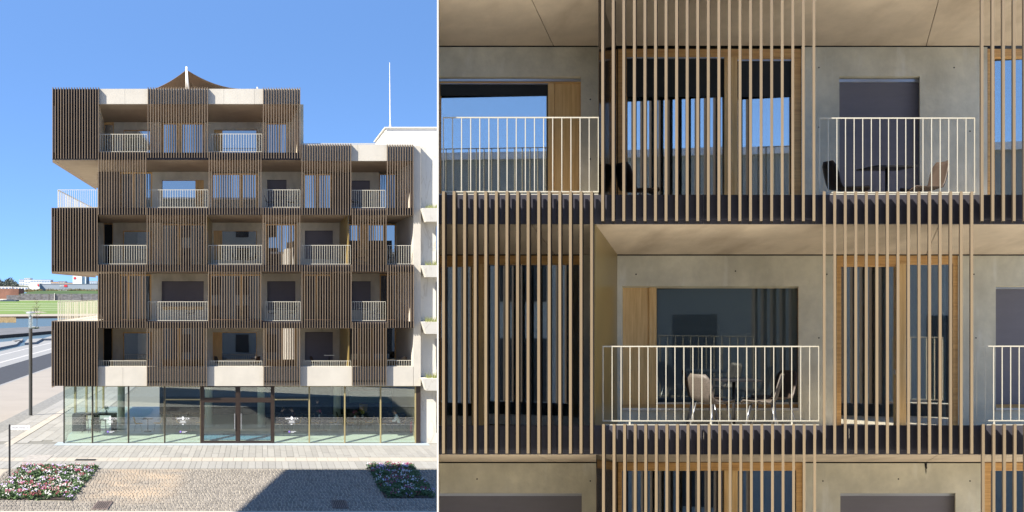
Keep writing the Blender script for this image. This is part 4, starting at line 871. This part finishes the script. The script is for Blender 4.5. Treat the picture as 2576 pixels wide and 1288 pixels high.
# slabs: concrete soffit falls from front to back, joints recessed between panels
def nslab(y0, yb, ztop_y, joints):
    xs0 = [1103.6]+[j[0] for j in joints]+[2640]; xs1 = [1104.2]+[j[1] for j in joints]+[2640-(665)*.092]
    for i in range(len(xs0)-1):
        b = MB(); g = .9
        q = [P(xs0[i]+g, y0, YS+.033), P(xs0[i+1]-g, y0, YS+.033), P(xs1[i+1]-g, yb, YNB), P(xs1[i]+g, yb, YNB)]
        zt_ = P(0, ztop_y, YS).z-.03
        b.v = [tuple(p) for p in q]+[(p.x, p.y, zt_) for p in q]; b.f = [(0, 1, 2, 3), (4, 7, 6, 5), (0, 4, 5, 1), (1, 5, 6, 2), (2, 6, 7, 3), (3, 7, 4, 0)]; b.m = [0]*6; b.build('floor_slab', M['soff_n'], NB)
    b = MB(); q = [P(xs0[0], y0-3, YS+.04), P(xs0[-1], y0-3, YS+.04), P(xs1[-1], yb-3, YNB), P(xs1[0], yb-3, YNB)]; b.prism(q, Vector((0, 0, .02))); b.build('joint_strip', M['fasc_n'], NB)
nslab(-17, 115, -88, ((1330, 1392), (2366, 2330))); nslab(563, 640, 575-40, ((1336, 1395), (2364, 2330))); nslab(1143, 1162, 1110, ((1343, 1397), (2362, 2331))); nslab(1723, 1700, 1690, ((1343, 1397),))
for yy in (535, 1108, 1690):
    z = P(0, yy, YNB).z; b = MB(); b.prism([P(1104, yy, YNB), P(2640, yy, YNB), P(2640, yy, YS+.1), P(1104, yy, YS+.1)], Vector((0, 0, .001)));
FZ4 = 9.29; FZ3 = 6.40
pale_floor = mat('pale_terrace_slab', (.60, .53, .42), .8, .06, 2)
for z in (FZ4, FZ3): b = MB(); x_ = P(1106, 0, YS).x; b.prism([(x_+.01, YS+.04, z), (P(2640, 0, YNB).x, YS+.04, z), (P(2640, 0, YNB).x, YS+.04, z-.02), (x_+.01, YS+.04, z-.02)], ES*1.5); b.build('balcony_floor', pale_floor, NB)
def nwall(x0, x1, y0, y1, hole=None): return wall(x0, x1, y0, y1, hole, M['conc_n'], YNB, NB, A, .16)
def joint(x0, x1, y0, y1): npart('shadow_joint', M['fin_dk'], lambda b: b.rect(x0, x1, y0, y1, YNB+.03, .05, A))
def nwin(x0, x1, y0, y1, **k): return window(x0, x1, y0, y1, NB, k.pop('Y', YNB+.10), g=k.pop('g', M['glass_n']), wd=M['wood_n'], d=A, woodtop=M['woodb'], cant=k.pop('cant', .15), **k)
def handle(f, px, py):
    b = MB(); b.rect(px-2.4, px+2.6, py-5.5, py+5.5, YNB+.05, .03, A); b.build('handle', M['alu'], f)
def curtain(f, x0, x1, y0, y1, Y=YNB+.62, folds=None):
    b = MB(); n = max(10, int((x1-x0)/2.2)); pts = []
    ph = random.uniform(0, 6)
    for i in range(n+1):
        px = x0+(x1-x0)*i/n; dy = .035*math.sin(ph+i*1.25)+.012*math.sin(i*.53+ph); pts.append((px, Y+dy))
    for i in range(n): b.face([P(pts[i][0], y0, pts[i][1]), P(pts[i+1][0], y0, pts[i+1][1]), P(pts[i+1][0], y1, pts[i+1][1]), P(pts[i][0], y1, pts[i][1])])
    me = b.mesh('curtain', M['curtain']); bm = bmesh.new(); bm.from_mesh(me); bmesh.ops.remove_doubles(bm, verts=bm.verts, dist=1e-4); bm.to_mesh(me); bm.free(); me.polygons.foreach_set('use_smooth', [True]*len(me.polygons))
    return link('curtain', me, f)
# upper storey
joint(1104, 1506, 115, 118.4); nwall(1104, 1507, 118.2, 560, (1104, 1461, 192.5, 560)); nwin(1104.2, 1461, 204, 560, frl=2, frr=.8, top=6, posts=((1378.5, 1394),), panel=(1395, 1460), cant=.06)
npart('lintel_rail', M['alu'], lambda b: b.rect(1104, 1460.8, 198.5, 203.8, YNB+.07, .08, A)); npart('lintel_board', M['woodb'], lambda b: b.rect(1104, 1460.8, 192.7, 198.4, YNB+.12, .05, A))
npart('partition', M['dkpanel'], lambda b: b.prism([P(1507.5, -17, YS+.035), P(1553, 118, YNB), P(1553, 560, YNB), P(1507.5, 560, YS+.035)], Vector((-.012, 0, 0))))
f = nwin(1555, 2015.6, 123, 560, frl=21, frr=25, top=21, posts=((1822, 1855),), tops=(0, 6), name='balcony_door', Y=YNB+.02); handle(f, 1852, 412); curtain(f, 1580, 1660, 130, 570); curtain(f, 1780, 1818, 130, 570); curtain(f, 1930, 1992, 130, 570)
refl_dark = mat('dark_reflection_strip', (.020, .022, .020), .7, .1, 3)
for (xa, xb, ya, yb, Y_) in ((1576.2, 1821.8, 144.2, 243, YNB+.045), (1855.2, 1990.4, 150.2, 243, YNB+.045), (1107, 1378.3, 210.3, 240, YNB+.125)): blind(xa, xb, ya, yb, NB, Y_, refl_dark, A)  # dark strips painted for the slab and fins mirrored in the panes
nwall(2016, 2484, 118.2, 560, (2111.6, 2313.8, 192, 560)); joint(2016, 2484, 115, 118.4); blind(2111.6, 2313.8, 199, 560, NB, YNB+.10, M['blind_n'], A)
f = nwin(2484.5, 2640, 123, 560, frl=18, frr=10, top=20, name='balcony_door', Y=YNB+.02)
hm = M['fin_dk']
for (px, py) in ((1485, 250), (1485, 400), (2060, 170), (2060, 320), (2400, 170), (2440, 330), (2080, 690), (1600, 690), (1850, 682), (2060, 850), (2450, 690), (2455, 850), (1485, 1210), (1200, 1205), (2070, 1210), (2260, 1205), (2440, 1210)):
    b = MB(); c = P(px, py, YNB); b.tube((c.x, c.y-.002, c.z), (c.x, c.y+.01, c.z), .011, 8); b.build('tie_hole', hm, NB)
# middle storey
f = nwin(1104.2, 1461, 643, 1142, frl=1, frr=2, top=20.5, posts=((1187, 1217.5),), tops=(6, 0), name='balcony_door', Y=YNB+.02); handle(f, 1186, 934); curtain(f, 1108, 1170, 655, 1150); curtain(f, 1222, 1250, 655, 1150); curtain(f, 1270, 1375, 655, 1150); curtain(f, 1395, 1462, 655, 1150)
nwall(1461.2, 1500, 640.5, 1142)
npart('partition', M['olive'], lambda b: b.prism([P(1497.5, 563.5, YS+.035), P(1553, 640, YNB), P(1553, 1142, YNB), P(1497.5, 1142, YS+.035)], Vector((-.02, 0, 0))))
joint(1553, 2104, 640, 643.4); nwall(1553, 2104, 643.2, 1142, (1564, 2008.5, 719.5, 1032.5))
f = nwin(1564, 2008.5, 719.5, 1024, frl=1, frr=1.5, top=3.2, posts=((1633, 1650.5),), panel=(1566, 1632), tops=None, g=M['glass_m'])
npart('window_board', M['woodb'], lambda b: b.rect(1564.2, 2008.3, 1017, 1026, YNB+.06, .06, A)); npart('window_sill', M['alu'], lambda b: b.rect(1564.2, 2008.3, 1026.2, 1032.3, YNB-.03, .1, A)); npart('sill_rail', M['alu'], lambda b: b.rect(1651, 2008, 1012, 1016.8, YNB+.07, .04, A))
f = nwin(2104.6, 2409.5, 643, 1142, frl=11.5, frr=11.5, top=20, posts=((2256, 2279.6),), tops=(6, 0), name='balcony_door', Y=YNB+.02); handle(f, 2254, 936); curtain(f, 2118, 2185, 655, 1150); curtain(f, 2205, 2254, 655, 1150); curtain(f, 2284, 2380, 655, 1150)
nwall(2410, 2640, 643.2, 1142, (2505, 2700, 719.5, 1032)); joint(2410, 2640, 640, 643.4); blind(2505, 2640, 720.5, 1017, NB, YNB+.10, M['blind_n'], A)
npart('window_board', M['woodb'], lambda b: b.rect(2505.2, 2640, 1017.2, 1026, YNB+.06, .06, A)); npart('window_sill', M['alu'], lambda b: b.rect(2505.2, 2640, 1026.2, 1031.8, YNB-.03, .1, A))
# lower storey (cut by the picture edge)
joint(1104, 1506, 1162, 1165.4); nwall(1104, 1507, 1165.2, 1722, (1104, 1463.5, 1240.6, 1560)); blind(1104, 1463.5, 1241, 1560, NB, YNB+.10, M['blind_n'], A)
npart('partition', M['dkpanel'], lambda b: b.prism([P(1502, 1144, YS+.035), P(1553, 1163, YNB), P(1553, 1722, YNB), P(1502, 1722, YS+.035)], Vector((-.012, 0, 0))))
f = nwin(1555, 2019, 1163.5, 1722, frl=8, frr=16, top=20, posts=((1822, 1855),), name='balcony_door', Y=YNB+.02)
nwall(2019.5, 2474, 1165.2, 1722, (2114, 2403.6, 1240.5, 1560)); joint(2019, 2474, 1162, 1165.4); blind(2114, 2403.6, 1241, 1560, NB, YNB+.10, M['blind_n'], A); nwin(2474.5, 2640, 1163.5, 1722, frl=18, frr=10, top=20, name='balcony_door', Y=YNB+.02)
b = MB(); c = P(2329, 1165.5, YNB-.004); s = .001
b.face([(c.x+dx*.005, c.y, c.z-dz*.0055) for dx, dz in ((-4, 0), (4, 0), (3, 7), (4, 12), (1.5, 16), (2, 21), (.5, 28), (-.5, 22), (-1.2, 14), (-3, 8))]); b.build('tar_drip', M['fin_dk'], NB)
# body of the near house: end wall edge, core, base and roof
npart('end_wall', M['white'], lambda b: b.rect(1099.2, 1103.2, -110, 2200, YN+.02, 6.5, ES))
npart('core_wall', M['dark'], lambda b: b.rect(1106, 2640, -90, 1722, YNB+.95, 5, ES))
npart('base_wall', M['conc_n'], lambda b: b.rect(1104, 2640, 1724, 2355, YS+.05, 3, ES))
npart('roof', M['conc_w'], lambda b: b.rect(1104, 2640, -99, -91, YS+.01, 6, ES))
YNR = YN+.16
railing(1114, 1506, 294, 483.5, 18, YNR, NB, t=2.4, single=False, d=A, bw=2.1); railing(2061, 2453, 295.5, 485.5, 19, YNR, NB, t=2.4, single=False, d=A, bw=2.1)
railing(1516, 2060.5, 870, 1060, 25, YNR, NB, t=2.4, single=False, d=A, bw=2.1, posts=(1584, 1788, 1992)); railing(2456, 2608, 869.5, 1059.5, 8, YNR, NB, t=2.4, single=False, d=A, bw=2.1, posts=(2501,))
def nput(kind, px, dy, z, rz, label): Y = YN+dy; put(kind, (px-CX)/F*Y, Y, z, rz, label, 'furniture on the near balconies')
nput('dark', 2131, .95, FZ4, 0, 'dark brown chair facing right beside black table, near upper balcony'); nput('table', 2231, 1.0, FZ4+.02, 0, 'black square table between two chairs, near upper balcony'); nput('dark', 2322, .95, FZ4, PI, 'dark brown chair facing left beside black table, near upper balcony')
nput('dark', 1606, 1.2, FZ4, .25, 'dark chair behind the fins of the near upper balcony')
nput('grey', 1792, .75, FZ3, .45, 'grey mesh chair with back to viewer, left at near table'); nput('grey', 1912, .75, FZ3, PI-.45, 'grey mesh chair with back to viewer, right at near table')
nput('table', 1846, 1.05, FZ3, 0, 'black table among four chairs, near middle balcony'); nput('dark', 1772, 1.28, FZ3, -.3, 'dark chair by the window, left behind near table'); nput('dark', 1944, 1.28, FZ3, PI+.3, 'dark chair by the window, right behind near table')

# ------------------------------------------------------------------ houses outside the frame: opposite row (seen mirrored in the panes) and a block added to shade the yard
oppm = mat('pale_blue_render', (.20, .22, .22), .85, .04, .3)
def opp(x0, x1, h, label, wins):
    r = thing('opposite_building', ((x0+x1)/2, -14, 0), label, 'building'); b = MB(); b.box((x0, -22, 0), (x1, -8, h)); b.build('wall', oppm, r); b = MB(); b.box((x0, -22.2, h), (x1, -7.8, h+.25)); b.build('roof_edge', M['alu'], r)
    for (xa, xb, za, zb) in wins: b = MB(); b.box((xa, -8.0, za), (xb, -7.95, zb)); b.build('window', M['dark'], r)
wl_ = []
for z0 in (1.0, 4.5): 
    for k in range(9): wl_.append((6.5+k*4.0, 7.95+k*4.0, z0, z0+3.05 if z0 > 2 else 3.6))
opp(1.1, 42, 13.0, 'low pale house opposite the near facade, seen mirrored in its panes', wl_)
wl_ = []
for z0 in (1, 4.5, 8, 11.5, 15):
    for k in range(12): wl_.append((-38+k*3.5, -36.4+k*3.5, z0, z0+2.2))
opp(-40, 1.0, 19.6, 'tall pale house opposite the fin-clad block, seen mirrored in its panes', wl_)
h = 22.0; kx, ky = SUN.x/-SUN.z*h, SUN.y/-SUN.z*h     # where the added roof plate's shadow lands
tw = thing('yard_shadow_caster', (-17, 28, 0), 'unseen block with projecting flat roof, added to cast the yard shadow', 'building')
b = MB(); q = [(-.72-kx, 45.0-ky), (1.35-kx, 56.0-ky), (10.2-kx, 56.0-ky), (10.2-kx, 45.0-ky-9), (-2.6-kx, 45.0-ky-9)]; n = len(q)  # roof plate of the added block, shaped to the outline of its shadow
b.v = [(p[0], p[1], h-.25) for p in q]+[(p[0], p[1], h) for p in q]; b.f = [tuple(n+i for i in range(n)), tuple(reversed(range(n)))]+[(i, (i+1) % n, n+(i+1) % n, n+i) for i in range(n)]; b.m = [0]*len(b.f); b.build('roof', M['alu'], tw)
x0, x1, y2 = -2.2-kx, 9.6-kx, 44.6-ky
b = MB(); b.box((x0, y2-8, 0), (x1, y2, h-.25)); b.build('wall', oppm, tw)  # body of the added shadow-casting block
for z0 in range(1, 20, 3):
    for k in range(3): b = MB(); b.box((x0+1+k*2.5, y2, z0+.5), (x0+2.4+k*2.5, y2+.05, z0+2.2)); b.build('window', M['dark'], tw)  # windows of the added shadow-casting block
